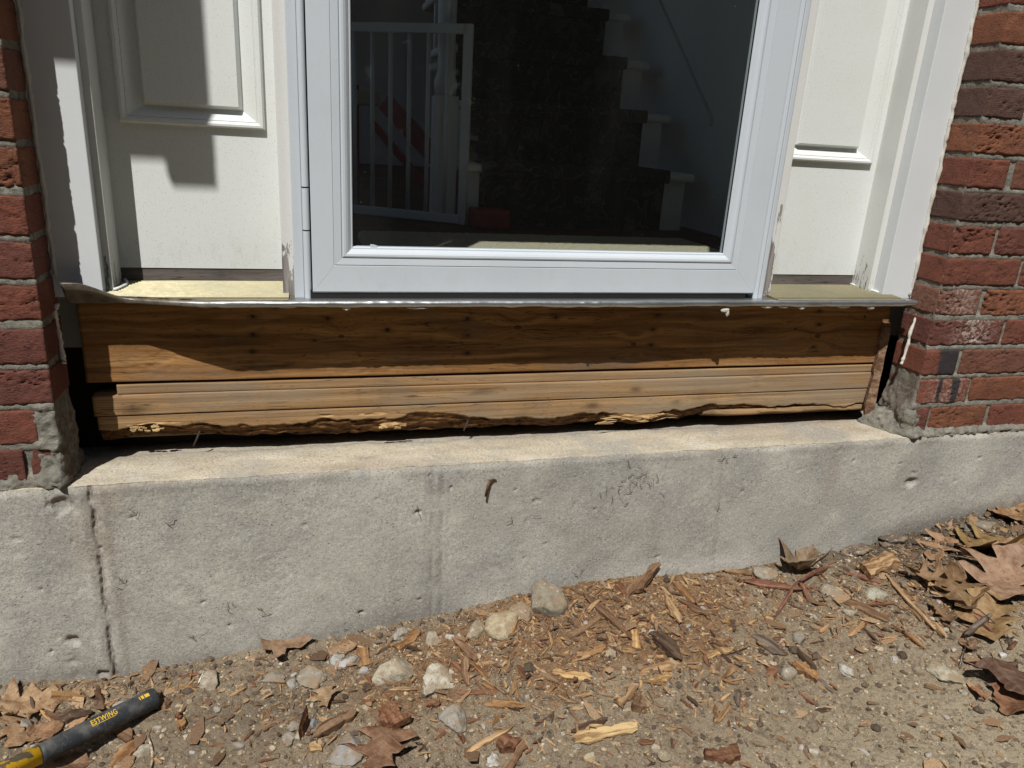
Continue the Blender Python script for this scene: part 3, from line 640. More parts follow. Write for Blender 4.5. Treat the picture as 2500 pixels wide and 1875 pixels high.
board(frm, 'rotted_sill_plate', .030, 1.705, .006, .0665, WOOD2, .160, rotten, .0032, .0017)
def low(X, Yv, Zv, fr):
    r = sstep(.014+.005*fbm(X*14, 3, 1, 3), .008, Zv); return Yv+fr*(r*.012+.003+.010*sstep(1.32, 1.26, X)), Zv, r*fr, 0*Yv
board(frm, 'lower_plate', 1.26, 1.708, .006, .0255, WOOD2, .155, low)
for p in nails:
    x, z = wp(*p)
    bm = bmesh.new(); bmesh.ops.create_cone(bm, cap_ends=True, segments=8, radius1=.0036, radius2=.003, depth=.002)
    me = bpy.data.meshes.new('nail_head'); bm.to_mesh(me); bm.free()
    o = link('nail_head', me, RUST, frm); o.location = (x, WY+.0001, z); o.rotation_euler = (math.pi/2, 0, 0); o.scale = (rs.uniform(.7, 1.2),)*2+(1,)
link('void_sheet', box(-.4, 2.1, .19, .21, -.2, .27), mat_plain('void_black', (.03, .022, .016), .9), frm)  # near-black sheet standing in for the shade of the void behind the boards
for (a, b) in (((488, 1052), (472, 1090)), ((1143, 1025), (1132, 1052))):
    p, q = on_y(*a, .118), on_y(*b, .105); q[2] = max(q[2], FT+.003)
    n_ = tag(link('bent_nail', tube([p, (p+q)/2+np.array([.001, 0, .001]), q], [.0022, .002, .0016], 6), RUST), 'rusty nail sticking down from the rotted plate '+('near its left end' if a[0] < 900 else 'near the middle of the gap'), 'nail', 'rusty nails under the plate')
# split shim beside the right end of the boards
sv = []
for i in range(14):
    t = i/13; z = -.006+t*.235; x = XR-.030+.010*t+.003*vnoise(t*6, 2); wdt = .013*(1-.3*t)+.004*vnoise(t*9, 5)
    y = .088+.018*t
    sv += [(x-wdt, y+.004, z), (x+wdt*.4, y-.006, z), (x+wdt, y+.010, z), (x-wdt*.6, y+.016, z)]
sf = []
for i in range(13):
    for k in range(4): sf.append((i*4+k, i*4+(k+1) % 4, i*4+4+(k+1) % 4, i*4+4+k))
sf += [(3, 2, 1, 0), (52, 53, 54, 55)]
o = link('wood_shim', mesh('wood_shim', sv, sf), CHIP); o.color = (.26, .17, .11, 1)
tag(o, 'split upright wood shim between the board ends and the right brick return', 'shim')

# ------------------------------------------------------------------ door surround
ent = thing('door_surround', 'white door surround with clad casings, peeling posts and a ribbed gold threshold', 'door frame', (0, 0, 0))
ZT = 2.35
def upright(name, x0, x1, y0, y1, z0, mat, bev=.0012, peel=(0, 0), amp=1.0):
    r = bev; pts = [(x0+r, y0), (x1-r, y0), (x1-.3*r, y0+.3*r), (x1, y0+r), (x1, y1), (x0, y1), (x0, y0+r), (x0+.3*r, y0+.3*r)]
    zs = np.concatenate([np.linspace(z0, 1.0, 60), [ZT]])
    v = [(p, q, z) for z in zs for (p, q) in pts]; m = len(pts); f = []
    for k in range(len(zs)-1):
        for j in range(m): f.append((k*m+j, k*m+(j+1) % m, (k+1)*m+(j+1) % m, (k+1)*m+j))
    f += [tuple(range(m))[::-1], tuple((len(zs)-1)*m+j for j in range(m))]
    me = mesh(name, v, f)
    Z_ = np.array([q[2] for q in v])
    attr(me, 'peel', amp*sstep(peel[1], peel[0], Z_) if peel[1] else 0*Z_)
    return link(name, me, mat, ent)
upright('casing', -.02, .0725, .080, .0995, .2935, ALU2, .0015)
upright('casing', 1.634, XR+.02, .080, .1095, .2935, ALU2, .0015)
upright('jamb', .04, .0838, .1005, .172, .300, PEEL, .001, (.30, .40), .55)
upright('jamb', 1.620, 1.67, .1105, .172, .300, PEEL, .001, (.30, .46), .45)
upright('post', .3602, .3945, .080, .172, .2965, PEEL, .0018, (.30, .44), 1.0)
upright('post', 1.300, 1.3485, .080, .172, .2965, PEEL, .0018, (.30, .62), .75)
# threshold with ribs running along it
pr = []
ny = 300
for i in range(ny+1):
    y = .036+(.170-.036)*i/ny
    z = .2978+(y-.036)*.056
    if y < .046: z += .0016*math.sin((y-.036)/.010*math.pi)
    elif y > .052: z += .0013*max(-.75, math.cos((y-.052)/.0069*2*math.pi)+.25)
    pr.append((y, z))
pr = [(.0362, .290)]+pr+[(.171, .290)]
def setback(c): return (c[0], max(c[1], .036+.027*float(sstep(.26, .07, c[0]))), c[2]-.0012*float(sstep(.2, .07, c[0])))
link('threshold', extrude_profile(pr, 'x', .060, .3700, 40, jig=setback), GOLD, ent)
link('threshold', extrude_profile(pr, 'x', 1.340, 1.66), GOLD, ent)
link('door_threshold', extrude_profile([(.0385, .286), (.0385, .2930), (.0400, .2945), (.0470, .2950), (.0480, .2938), (.0500, .2938), (.0510, .2952), (.0560, .2954), (.1700, .2990), (.1700, .286)], 'x', .3702, 1.3398), OLDSILL, ent)
def panel(x0, x1, bx0, bx1, zb):
    """flat panel with a raised field: mitred strips round the field, one mesh"""
    y = .165; zt = 1.9; v, f = [], []
    prof = [(0, 0, y), (.0006, .0006, y-.0062), (.0035, .003, y-.0098), (.0075, .0065, y-.0100), (.0105, .009, y-.0075), (.0125, .011, y-.0045), (.0135, .012, y-.0052),
            (.030, .0245, y+.006), (.0362, .0300, y+.0085), (.0420, .0350, y-.0045), (.0425, .0355, y-.0050)]
    rings = []
    for (dx, dz, yy) in prof:
        rings.append(len(v)); v += [(bx0+dx, yy, zb+dz), (bx1-dx, yy, zb+dz), (bx1-dx, yy, zt-dz), (bx0+dx, yy, zt-dz)]
    for a, b in zip(rings, rings[1:]):
        for j in range(4): f.append((a+j, a+(j+1) % 4, b+(j+1) % 4, b+j))
    f.append(tuple(rings[-1]+j for j in range(4)))
    o = len(v); v += [(x0, y, .3285), (x1, y, .3285), (x1, y, ZT), (x0, y, ZT)]
    for j in range(4): f.append((o+j, o+(j+1) % 4, (j+1) % 4, j))
    o2 = len(v); v += [(x0, y+.03, .3285), (x1, y+.03, .3285), (x1, y+.03, ZT), (x0, y+.03, ZT)]
    f += [(o, o2, o2+1, o+1), (o2, o2+3, o2+2, o2+1)]
    me = mesh('sidelight_panel', v, f); link('sidelight_panel', me, PAINT, ent)
    g = link('base_strip', box(x0, x1, .1665, .19, .300, .3282), GREYWOOD, ent)
    attr(g.data, 'rot', [0]*8); attr(g.data, 'fresh', [0]*8)
panel(.078, .366, .107, .339, .573)
panel(1.345, 1.625, 1.371, 1.604, .573)
# caulk beads between casing and brick
def bead(name, x, y, z0, z1, r, par, seed, amp=.002):
    n = int((z1-z0)/.008); path = []; rr = []
    for i in range(n+1):
        z = z0+(z1-z0)*i/n
        path.append((x+amp*vnoise(z*60, seed)+.7*amp*vnoise(z*150, seed+2), y+amp*vnoise(z*70, seed+5), z)); rr.append(r*(1+.35*float(vnoise(z*110, seed+9))))
    return link(name, tube(path, rr, 7), CAULK, par)
bead('caulk_bead', XR-.004, .0795, .30, 1.15, .0042, ent, 3.0, .0018)
bead('caulk_bead', .004, .0805, .33, 1.05, .0036, ent, 8.0, .0012)
# paint and caulk crumbs at the feet of the jambs
for (a, b, c, n_) in ((.086, .098, .1725, 5), (1.618, 1.64, .115, 7)):
    path = [(a+(b-a)*math.sin(i/n_*3), .095+(.168-.095)*i/n_, .3035+(.095+(.168-.095)*i/n_-.1)*.056) for i in range(n_+1)] if a < 1 else [(1.618+.016*i/n_, .168-.075*i/n_, .3075-.004*i/n_) for i in range(n_+1)]
    link('paint_bead', tube(path, [.0022+.0012*rs.rand() for _ in path], 6), PAINT, ent)

# ------------------------------------------------------------------ bent metal flashing
link('sheet_fold', box(.022, .116, .0660, .0990, .2866, .2874), FLASH, ent)
nx = 420; xx = np.linspace(.021, 1.688, nx)
ylip = .031+.033*sstep(.24, .06, xx)+.0022*fbm(xx*9, 2, 1, 3)+.0016*fbm(xx*3, 5, 1, 2)+.0016*np.abs(vnoise(xx*40, 6, 3))
zlow = .2862+.0026*fbm(xx*5, 3, 2, 3)+.0034*np.abs(fbm(xx*11, 7, 2, 2))-.0012*np.abs(vnoise(xx*34, 3, 3))+.0015*sstep(.25, .05, xx)+.004*sstep(1.63, 1.688, xx)
lean = .025*sstep(.125, .045, xx)
ztop = .2966+.0006*fbm(xx*20, 4, 4, 2)+.0285*sstep(.115, .040, xx)
rows_ = [(ylip+.0035, zlow+.0008), (ylip+.0004, zlow), (ylip-.0006, zlow+.0012), (ylip-.0002-.5*lean, zlow*.45+ztop*.55), (ylip+.0006-lean, ztop-.0008), (ylip+.0022*sstep(.03, .14, xx)+.0012-lean, ztop+.0002),
         (np.where(xx < .11, ylip+.0012-.8*lean, .066), np.where(xx < .11, ztop-.0010, .2960))]
V = np.stack([np.stack([xx, a, b], -1) for a, b in rows_], 1).reshape(-1, 3)
fl = thing('metal_flashing', 'long strip of bent pale metal flashing along the door threshold, its left end curled up', 'flashing')
fm = npmesh('sheet', V, gridquads(nx, len(rows_), False)); attr(fm, 'brown_coat', np.repeat(sstep(.34, .16, xx), len(rows_))); o = link('sheet', fm, FLASH, fl)
md = o.modifiers.new('thick', 'SOLIDIFY'); md.thickness = .0007; md.offset = 0
def blob(par, name, px, py, Y_, sx, sz, mat, seed):
    bm = bmesh.new(); bmesh.ops.create_icosphere(bm, subdivisions=3, radius=1)
    for v in bm.verts:
        k = 1+.35*float(fbm(v.co.x*1.8+seed, v.co.y*1.8, v.co.z*1.8, 3)); v.co = Vector((v.co.x*sx*k, v.co.y*.0035*k, v.co.z*sz*k))
    me = bpy.data.meshes.new(name); bm.to_mesh(me); bm.free(); me.polygons.foreach_set('use_smooth', [True]*len(me.polygons))
    o = link(name, me, mat, par); p = on_y(px, py, Y_); o.location = p; return o
for i, (px_, py_, a, b) in enumerate([(846, 752, .007, .0045), (1771, 757, .010, .005), (1776, 764, .004, .007), (1873, 748, .014, .004), (1912, 749, .012, .003), (1958, 751, .008, .004), (2060, 748, .016, .004), (2127, 750, .010, .005), (1020, 752, .02, .002), (700, 749, .016, .002)]):
    blob(fl, 'caulk_drip', px_, py_, .037, a, b, CAULK, i*3.3)
def strand(pts, r, label, grp=None):
    path = []
    for (a, b, y) in pts: path.append(on_y(a, b, y))
    P_ = []; 
    for a, b in zip(path, path[1:]):
        for i in range(6): P_.append(a+(b-a)*i/6)
    P_.append(path[-1])
    P_ = [p+np.array([.0012*vnoise(i*.7, r*900), .0012*vnoise(i*.6, 3), 0]) for i, p in enumerate(P_)]
    o = link('caulk_strand', tube(P_, [r*(1+.4*float(vnoise(i*.9, 7.7))) for i in range(len(P_))], 6), CAULK); return tag(o, label, 'caulk')
strand([(2226, 735, .070), (2243, 738, .062), (2246, 752, .06), (2236, 775, .055), (2222, 812, .05), (2217, 838, .048), (2208, 870, .046), (2200, 889, .044)], .0036, 'torn strand of old white caulk hanging on the right brick return')
strand([(140, 742, .075), (133, 756, .07), (137, 790, .07), (146, 830, .066), (153, 870, .062), (157, 886, .06)], .0042, 'grey torn caulk strand hanging on the shaded left brick return')

# ------------------------------------------------------------------ storm door
st = thing('storm_door', 'white aluminium storm door with one large clear glass pane and mitred corners', 'storm door')
DX0, DX1, DZ0, DZ1 = .4110, 1.2925, .3085, 2.28
base = [(0, .078), (0, .0572), (.0010, .0560), (.0465, .0560), (.0472, .0576), (.0482, .0578), (.0487, .0562), (.0600, .0574), (.0604, .0596), (.0612, .0596), (.0616, .0566),
        (.0640, .0556), (.0675, .0560), (.0710, .0582), (.0745, .0622), (.0752, .0640), (.0775, .0642), (.0795, .0665), (.0795, .078)]
def off(side, d): return d if side != 'L' else (d if d < .002 else d-.0100+.0015*max(0, (d-.06)/.02))
def rail(name, side):
    v, f = [], []; m = len(base)
    for e in (0, 1):
        for (d, y) in base:
            l, r, b, t = DX0+off('L', d), DX1-off('R', d), DZ0+d, DZ1-d
            v.append({'B': ((l, y, b), (r, y, b)), 'T': ((l, y, t), (r, y, t)), 'L': ((l, y, b), (l, y, t)), 'R': ((r, y, b), (r, y, t))}[side][e])
    for j in range(m): f.append((j, (j+1) % m, m+(j+1) % m, m+j))
    f += [tuple(range(m))[::-1], tuple(range(m, 2*m))]
    me = mesh(name, v, f); bm = bmesh.new(); bm.from_mesh(me); bmesh.ops.recalc_face_normals(bm, faces=bm.faces[:]); bm.to_mesh(me); bm.free()
    # close the mitre with a hairline
    c = Vector(((DX0+DX1)/2, 0, (DZ0+DZ1)/2)); 
    for vv in me.vertices:
        if side in 'BT': vv.co.x += -.00025 if vv.co.x > c.x else .00025
        else: vv.co.z += 0
    return link(name, me, ALU, st)
rail('stile', 'L'); rail('stile', 'R'); rail('bottom_rail', 'B'); rail('top_rail', 'T')
link('glass_pane', box(.474, 1.222, .0685, .0725, .378, 2.21), GLASS, st)
link('gasket', box(.4805, .4820, .0655, .0684, .389, 2.2), BLACK, st); link('gasket', box(1.2116, 1.2128, .0655, .0684, .389, 2.2), BLACK, st)
link('hinge_rail', box(.3800, .3968, .0660, .0800, .2935, 2.3, .0015), ALU, st)
for (a, b) in ((.2955, .4130), (.4155, .4850), (.4875, 2.3)):
    me = tube([(.4028, .0640, z_) for z_ in [a, a+.0002, a+.0005]+[a+(b-a)*i/40 for i in range(1, 40)]+[b-.0005, b-.0002, b]], .0060, 20)
    for pl in me.polygons: pl.use_smooth = len(pl.vertices) == 4
    link('hinge_tube', me, ALU, st)
link('hinge_gap', box(.4088, .4109, .0700, .0800, .300, 2.3), BLACK, st)
link('latch_rail', extrude_profile([(1.2950, .080), (1.2950, .064), (1.2965, .0605), (1.3040, .0590), (1.3075, .0612), (1.3085, .0635), (1.3100, .0625), (1.3180, .0632), (1.3210, .0660), (1.3225, .080)], 'z', .2945, 2.3), ALU, st)
link('door_sweep', box(DX0-.004, DX1-.018, .0574, .0740, .2950, .3110), BLACK, st)
link('drip_edge', box(DX0+.001, DX1-.001, .0563, .0573, .3072, .3086), FLASH, st)
cl = bmesh.new(); bmesh.ops.create_cube(cl, size=1)
me = extrude_profile([(0, 0), (.0225, 0), (.0225, .0042), (.0105, .0072), (.0095, .0066), (.0085, .0076), (.0072, .0068), (.006, .0080), (.0045, .0070), (.0032, .0080), (.0018, .0070), (0, .0074)], 'y', -.002, .002); cl.free()
p = on_y(904, 602, .066); o = link('glass_clip', extrude_profile([(p[0]+a, p[2]+b-.001) for a, b in [(0, 0), (.0125, 0), (.0125, .0026), (.006, .0046), (.0054, .0040), (.0046, .0050), (.0038, .0042), (.0030, .0051), (.0021, .0043), (.0012, .0051), (0, .0044)]], 'y', .0650, .0684), ALU, st)

# ------------------------------------------------------------------ the hall behind the glass
FZ = .280
WALLP = mat_plain('hall_wall_paint', (.62, .64, .65), .8, .2, 0, 60, .1, .1)
kind(link('hall_floor', box(-1.2, 3.0, .215, 5.5, FZ-.05, FZ), mat_wood('hall_floor_boards', (.05, .022, .012), (.085, .038, .02), (.12, .055, .03), (), (), 8)), 'structure')
attr(bpy.data.objects['hall_floor'].data, 'rot', [0]*8); attr(bpy.data.objects['hall_floor'].data, 'fresh', [0]*8)
kind(link('hall_wall', box(1.86, 1.96, .20, 5.5, FZ, 2.9), WALLP), 'structure')
for (a, b, c, d_) in ((.20, .7, FZ, 2.9), (4.6, 5.5, FZ, 2.9), (.7, 4.6, FZ, .7), (.7, 4.6, 2.7, 2.9)): kind(link('hall_wall', box(-1.3, -1.2, a, b, c, d_), WALLP), 'structure')  # opening added in this side wall to let light onto the stairs
kind(link('hall_wall', box(-1.3, 1.96, 5.4, 5.5, FZ, 2.9), WALLP), 'structure')
kind(link('hall_wall', box(-1.3, .06, .175, .20, FZ-.1, 2.9), WALLP), 'structure')
kind(link('hall_wall', box(1.66, 1.96, .175, .20, FZ-.1, 2.9), WALLP), 'structure')
kind(link('hall_wall', box(-.02, 1.72, .10, .20, ZT, 2.92), WALLP), 'structure')
kind(link('hall_ceiling', box(-1.3, 1.96, .10, 5.5, 2.76, 2.9), WALLP), 'structure')
stair = thing('staircase', 'dark staircase behind the glass with white tread ends and a patterned carpet runner', 'stairs')
RUN = mat_carpet('patterned_runner', (.034, .032, .024), (.125, .115, .080), 11)
Y0, RISE, GO = 1.33, .208, .25
for i in range(8):
    y, z = Y0+i*GO, FZ+i*RISE
    link('riser', box(.945, 1.775, y, y+.03, z, z+RISE-.03), IVORY, stair)
    link('tread', box(.930, 1.80, y-.032, y+GO+.03, z+RISE-.03, z+RISE, .012, 3), IVORY, stair)
    cp = [(y-.004, z), (y-.004, z+RISE-.036), (y-.040, z+RISE-.036), (y-.046, z+RISE-.016), (y-.040, z+RISE+.006), (y-.030, z+RISE+.010), (y+GO-.004, z+RISE+.010), (y+GO-.004, z+RISE+.001), (y-.028, z+RISE+.001), (y-.0335, z+RISE-.016), (y-.0325, z+RISE-.031), (y-.0005, z+RISE-.031), (y-.0005, z)]
    link('carpet_runner', extrude_profile(cp, 'x', .990, 1.690), RUN, stair)
for s in ():
    link('stringer', extrude_profile([(Y0+.04, FZ), (Y0+.04, FZ+RISE-.04), (Y0+8*GO, FZ+8*RISE-.04), (Y0+8*GO, FZ)], 'x', s, s+.02), IVORY, stair)
me = extrude_profile([(1.34, FZ+.38), (1.34, FZ+.41), (3.4, FZ+2.12), (3.4, FZ+2.09)], 'x', 1.845, 1.858); link('wall_moulding', me, WALLP, stair)
nw = link('newel_post', box(.835, .915, 1.36, 1.44, FZ, FZ+.42, .004), IVORY, stair)
link('newel_shaft', tube([(.875, 1.40, FZ+.42), (.875, 1.40, FZ+.46), (.875, 1.40, FZ+.50), (.875, 1.40, FZ+.9), (.875, 1.40, FZ+1.1)], [.036, .040, .028, .034, .026], 20), IVORY, stair)
gate = thing('baby_gate', 'white metal baby gate standing open in the hall behind the glass', 'gate')
ga, gb = np.array([.925, 1.286]), np.array([.50, 1.575]); gd = (gb-ga)/np.linalg.norm(gb-ga)
GM = mat_plain('gate_metal', (.66, .67, .67), .4)
def gbar(name, p, q, r): return link(name, tube([p, q], r, 10), GM, gate)
def gp(t, z): return (*(ga+(gb-ga)*t), z)
for (z, nm) in ((.900, 'top_rail'), (FZ+.022, 'bottom_rail')):
    d = Vector((gb-ga).tolist()+[0]); me = box(0, d.length, -.009, .009, -.015, .015, .003); o = link(nm, me, GM, gate); o.location = gp(0, z); o.rotation_euler = (0, 0, math.atan2(d.y, d.x))
me = box(-.015, .015, -.009, .009, FZ+.005, .915, .003); o = link('end_post', me, GM, gate); o.location = gp(0, 0); o.rotation_euler = (0, 0, math.atan2(gd[1], gd[0]))
for i in range(1, 7): gbar('bar', gp(i*.135, FZ+.03), gp(i*.135, .890), .0075)
toy = thing('toy_slide', 'red plastic toy slide in the dark hall behind the baby gate', 'toy')
def slab(name, p, q, w_, t_, mat, par):
    p, q = Vector(p), Vector(q); d = q-p; o = link(name, box(0, d.length, -w_/2, w_/2, -t_/2, t_/2, .004), mat, par); o.location = p; o.rotation_euler = d.to_track_quat('X', 'Z').to_euler(); return o
slab('side_rail', (.72, 1.85, .68), (1.02, 1.62, .36), .05, .06, RED, toy); slab('side_rail', (.66, 1.75, .60), (.90, 1.60, .33), .012, .03, RED, toy)
slab('upright', (.60, 1.95, FZ), (.60, 1.95, .74), .05, .05, RED, toy); link('step_board', box(.53, .70, 1.88, 2.0, .665, .72, .006), mat_plain('tan_plastic', (.5, .44, .32), .5), toy)
tag(link('storage_box', box(.95, 1.075, 1.20, 1.31, FZ+.002, FZ+.065, .006), RED), 'low red box on the hall floor beside the foot of the stairs', 'box')
MATC = mat_carpet('beige_loops', (.46, .40, .30), (.30, .255, .19), 120)
mx, my = np.linspace(.55, 1.62, 150), np.linspace(.26, 1.0, 100); X, Y = np.meshgrid(mx, my, indexing='ij')
ed = np.minimum(np.minimum(X-.55, 1.62-X), np.minimum(Y-.26, 1.0-Y))
me = npmesh('door_mat', np.stack([X, Y, FZ+.002+.014*sstep(0, .012, ed)+.002*fbm(X*160, Y*160, 1, 2)], -1).reshape(-1, 3), gridquads(150, 100))
tag(link('door_mat', me, MATC), 'beige looped door mat on the hall floor, sunlit along its front', 'mat')

# ------------------------------------------------------------------ unseen roof and hanging board, added to cut the sun and shade the left sidelight
roof = thing('shade_roof', 'unseen white roof with a hanging flat board, added to shade the doorway', 'roof')
link('shade_slab', box(-1.5, 3.0, -.70, .003, 2.93, 3.0), IVORY, roof)
link('shade_edge', box(-1.5, 3.0, -.725, -.701, 2.83, 3.08), IVORY, roof)
link('post', box(-.36, -.105, -.50, -.484, 1.611, 2.925), IVORY, roof)  # unseen board added to cast the stepped shadow on the left sidelight
link('shade_board_foot', box(-.178, -.1052, -.4995, -.4845, 1.566, 1.6105), IVORY, roof)

# ------------------------------------------------------------------ loose things on the ground
PXM = 1.0/CAM_F                                   # metres per pixel at one metre
def scale_at(p): return float(np.dot(np.asarray(p)-CPOS, AF))*PXM
def frame_at(px, py, ang):
    """ground point under a pixel and the ground direction that runs along image angle ang (degrees, + = down to the right)"""
    p = on_ground(px, py); q = on_ground(px+40*math.cos(math.radians(ang)), py+40*math.sin(math.radians(ang)))
    d = q-p; m = np.linalg.norm(d)/40; return p, Vector(d).normalized(), m
def gnormal(x, y, e=.02):
    n = Vector((-(float(gbase(x+e, y))-float(gbase(x-e, y)))/(2*e), -(float(gbase(x, y+e))-float(gbase(x, y-e)))/(2*e), 1)); return n.normalized()
def place(o, p, d, n=None, lift=0.0, roll=0.0, tip=0.0):
    n = n or gnormal(p[0], p[1]); d = (d-n*d.dot(n)).normalized(); y = n.cross(d)
    R = Matrix((d, y, n)).transposed().to_4x4()
    o.matrix_world = Matrix.Translation(Vector(p)+n*lift) @ R @ Matrix.Rotation(roll, 4, 'X') @ Matrix.Rotation(tip, 4, 'Y')

def chip_mesh(L, Wd, T, seed, n=9, jag=1.0, curl=0.0, block=False):
    r = np.random.RandomState(seed); v, f = [], []; m = 6
    for i in range(n):
        t = i/(n-1); x = (t-.5)*L
        w_ = Wd*(.82+.35*float(vnoise(t*3.1, seed*.37))); th = T*(.8+.4*float(vnoise(t*2.5, seed*.71+3)))
        if not block: tap = min(1, .22+2.6*min(t, 1-t)+.25*r.rand()); w_ *= tap; th *= min(1, .4+2*min(t, 1-t))
        cy = Wd*.22*float(vnoise(t*2, seed*.9+7))+Wd*.2*jag*(r.rand()-.5); cz = curl*(4*(t-.5)**2)*L*.25+T*.15*(r.rand()-.5)
        for k, (a, b) in enumerate(((-.5, -.5), (-.15, -.5), (.5, -.5), (.5, .45), (.1, .62), (-.5, .4))):
            xx_ = x+(jag*L*.09*(r.rand()-.5) if i in (0, n-1) else L*.02*(r.rand()-.5)*jag)
            v.append((xx_, cy+a*w_*(1+.14*jag*(r.rand()-.5)), cz+b*th*(1+.3*jag*(r.rand()-.5))))
    for i in range(n-1):
        for k in range(m): f.append((i*m+k, i*m+(k+1) % m, (i+1)*m+(k+1) % m, (i+1)*m+k))
    f += [tuple(range(m))[::-1], tuple((n-1)*m+k for k in range(m))]
    return mesh('wood_chip', v, f)
TONE = {'bright': (.58, .42, .21), 'yellow': (.47, .31, .145), 'orange': (.34, .20, .092), 'rust': (.21, .105, .058), 'brown': (.23, .145, .085), 'dark': (.095, .062, .042), 'grey': (.20, .165, .13), 'tan': (.40, .265, .14), 'red': (.25, .125, .08)}
def chip(px, py, L, Wp, ang, tone, label, thick=.35, tip=0.0, lift=.3, roll=0.0, curl=0.0, block=False, seed=None, name='wood_chip', cat='wood chip', group=None):
    p, d, m = frame_at(px, py, ang); s = scale_at(p)
    Lm = L*(m+s)/2*1.02; Wm = Wp*s*1.15; T = max(.002, Wm*thick)
    seed = seed or int(px*7+py*3) % 9999
    o = link(name, chip_mesh(Lm, Wm, T, seed, 11 if L > 50 else 7, 1.0, curl, block), CHIP); c = np.array(TONE[tone])*rs.uniform(.85, 1.15); o.color = (*np.clip(c, 0, 1), 1)
    place(o, p, d, None, T*lift, roll, tip); return tag(o, label, cat, group)
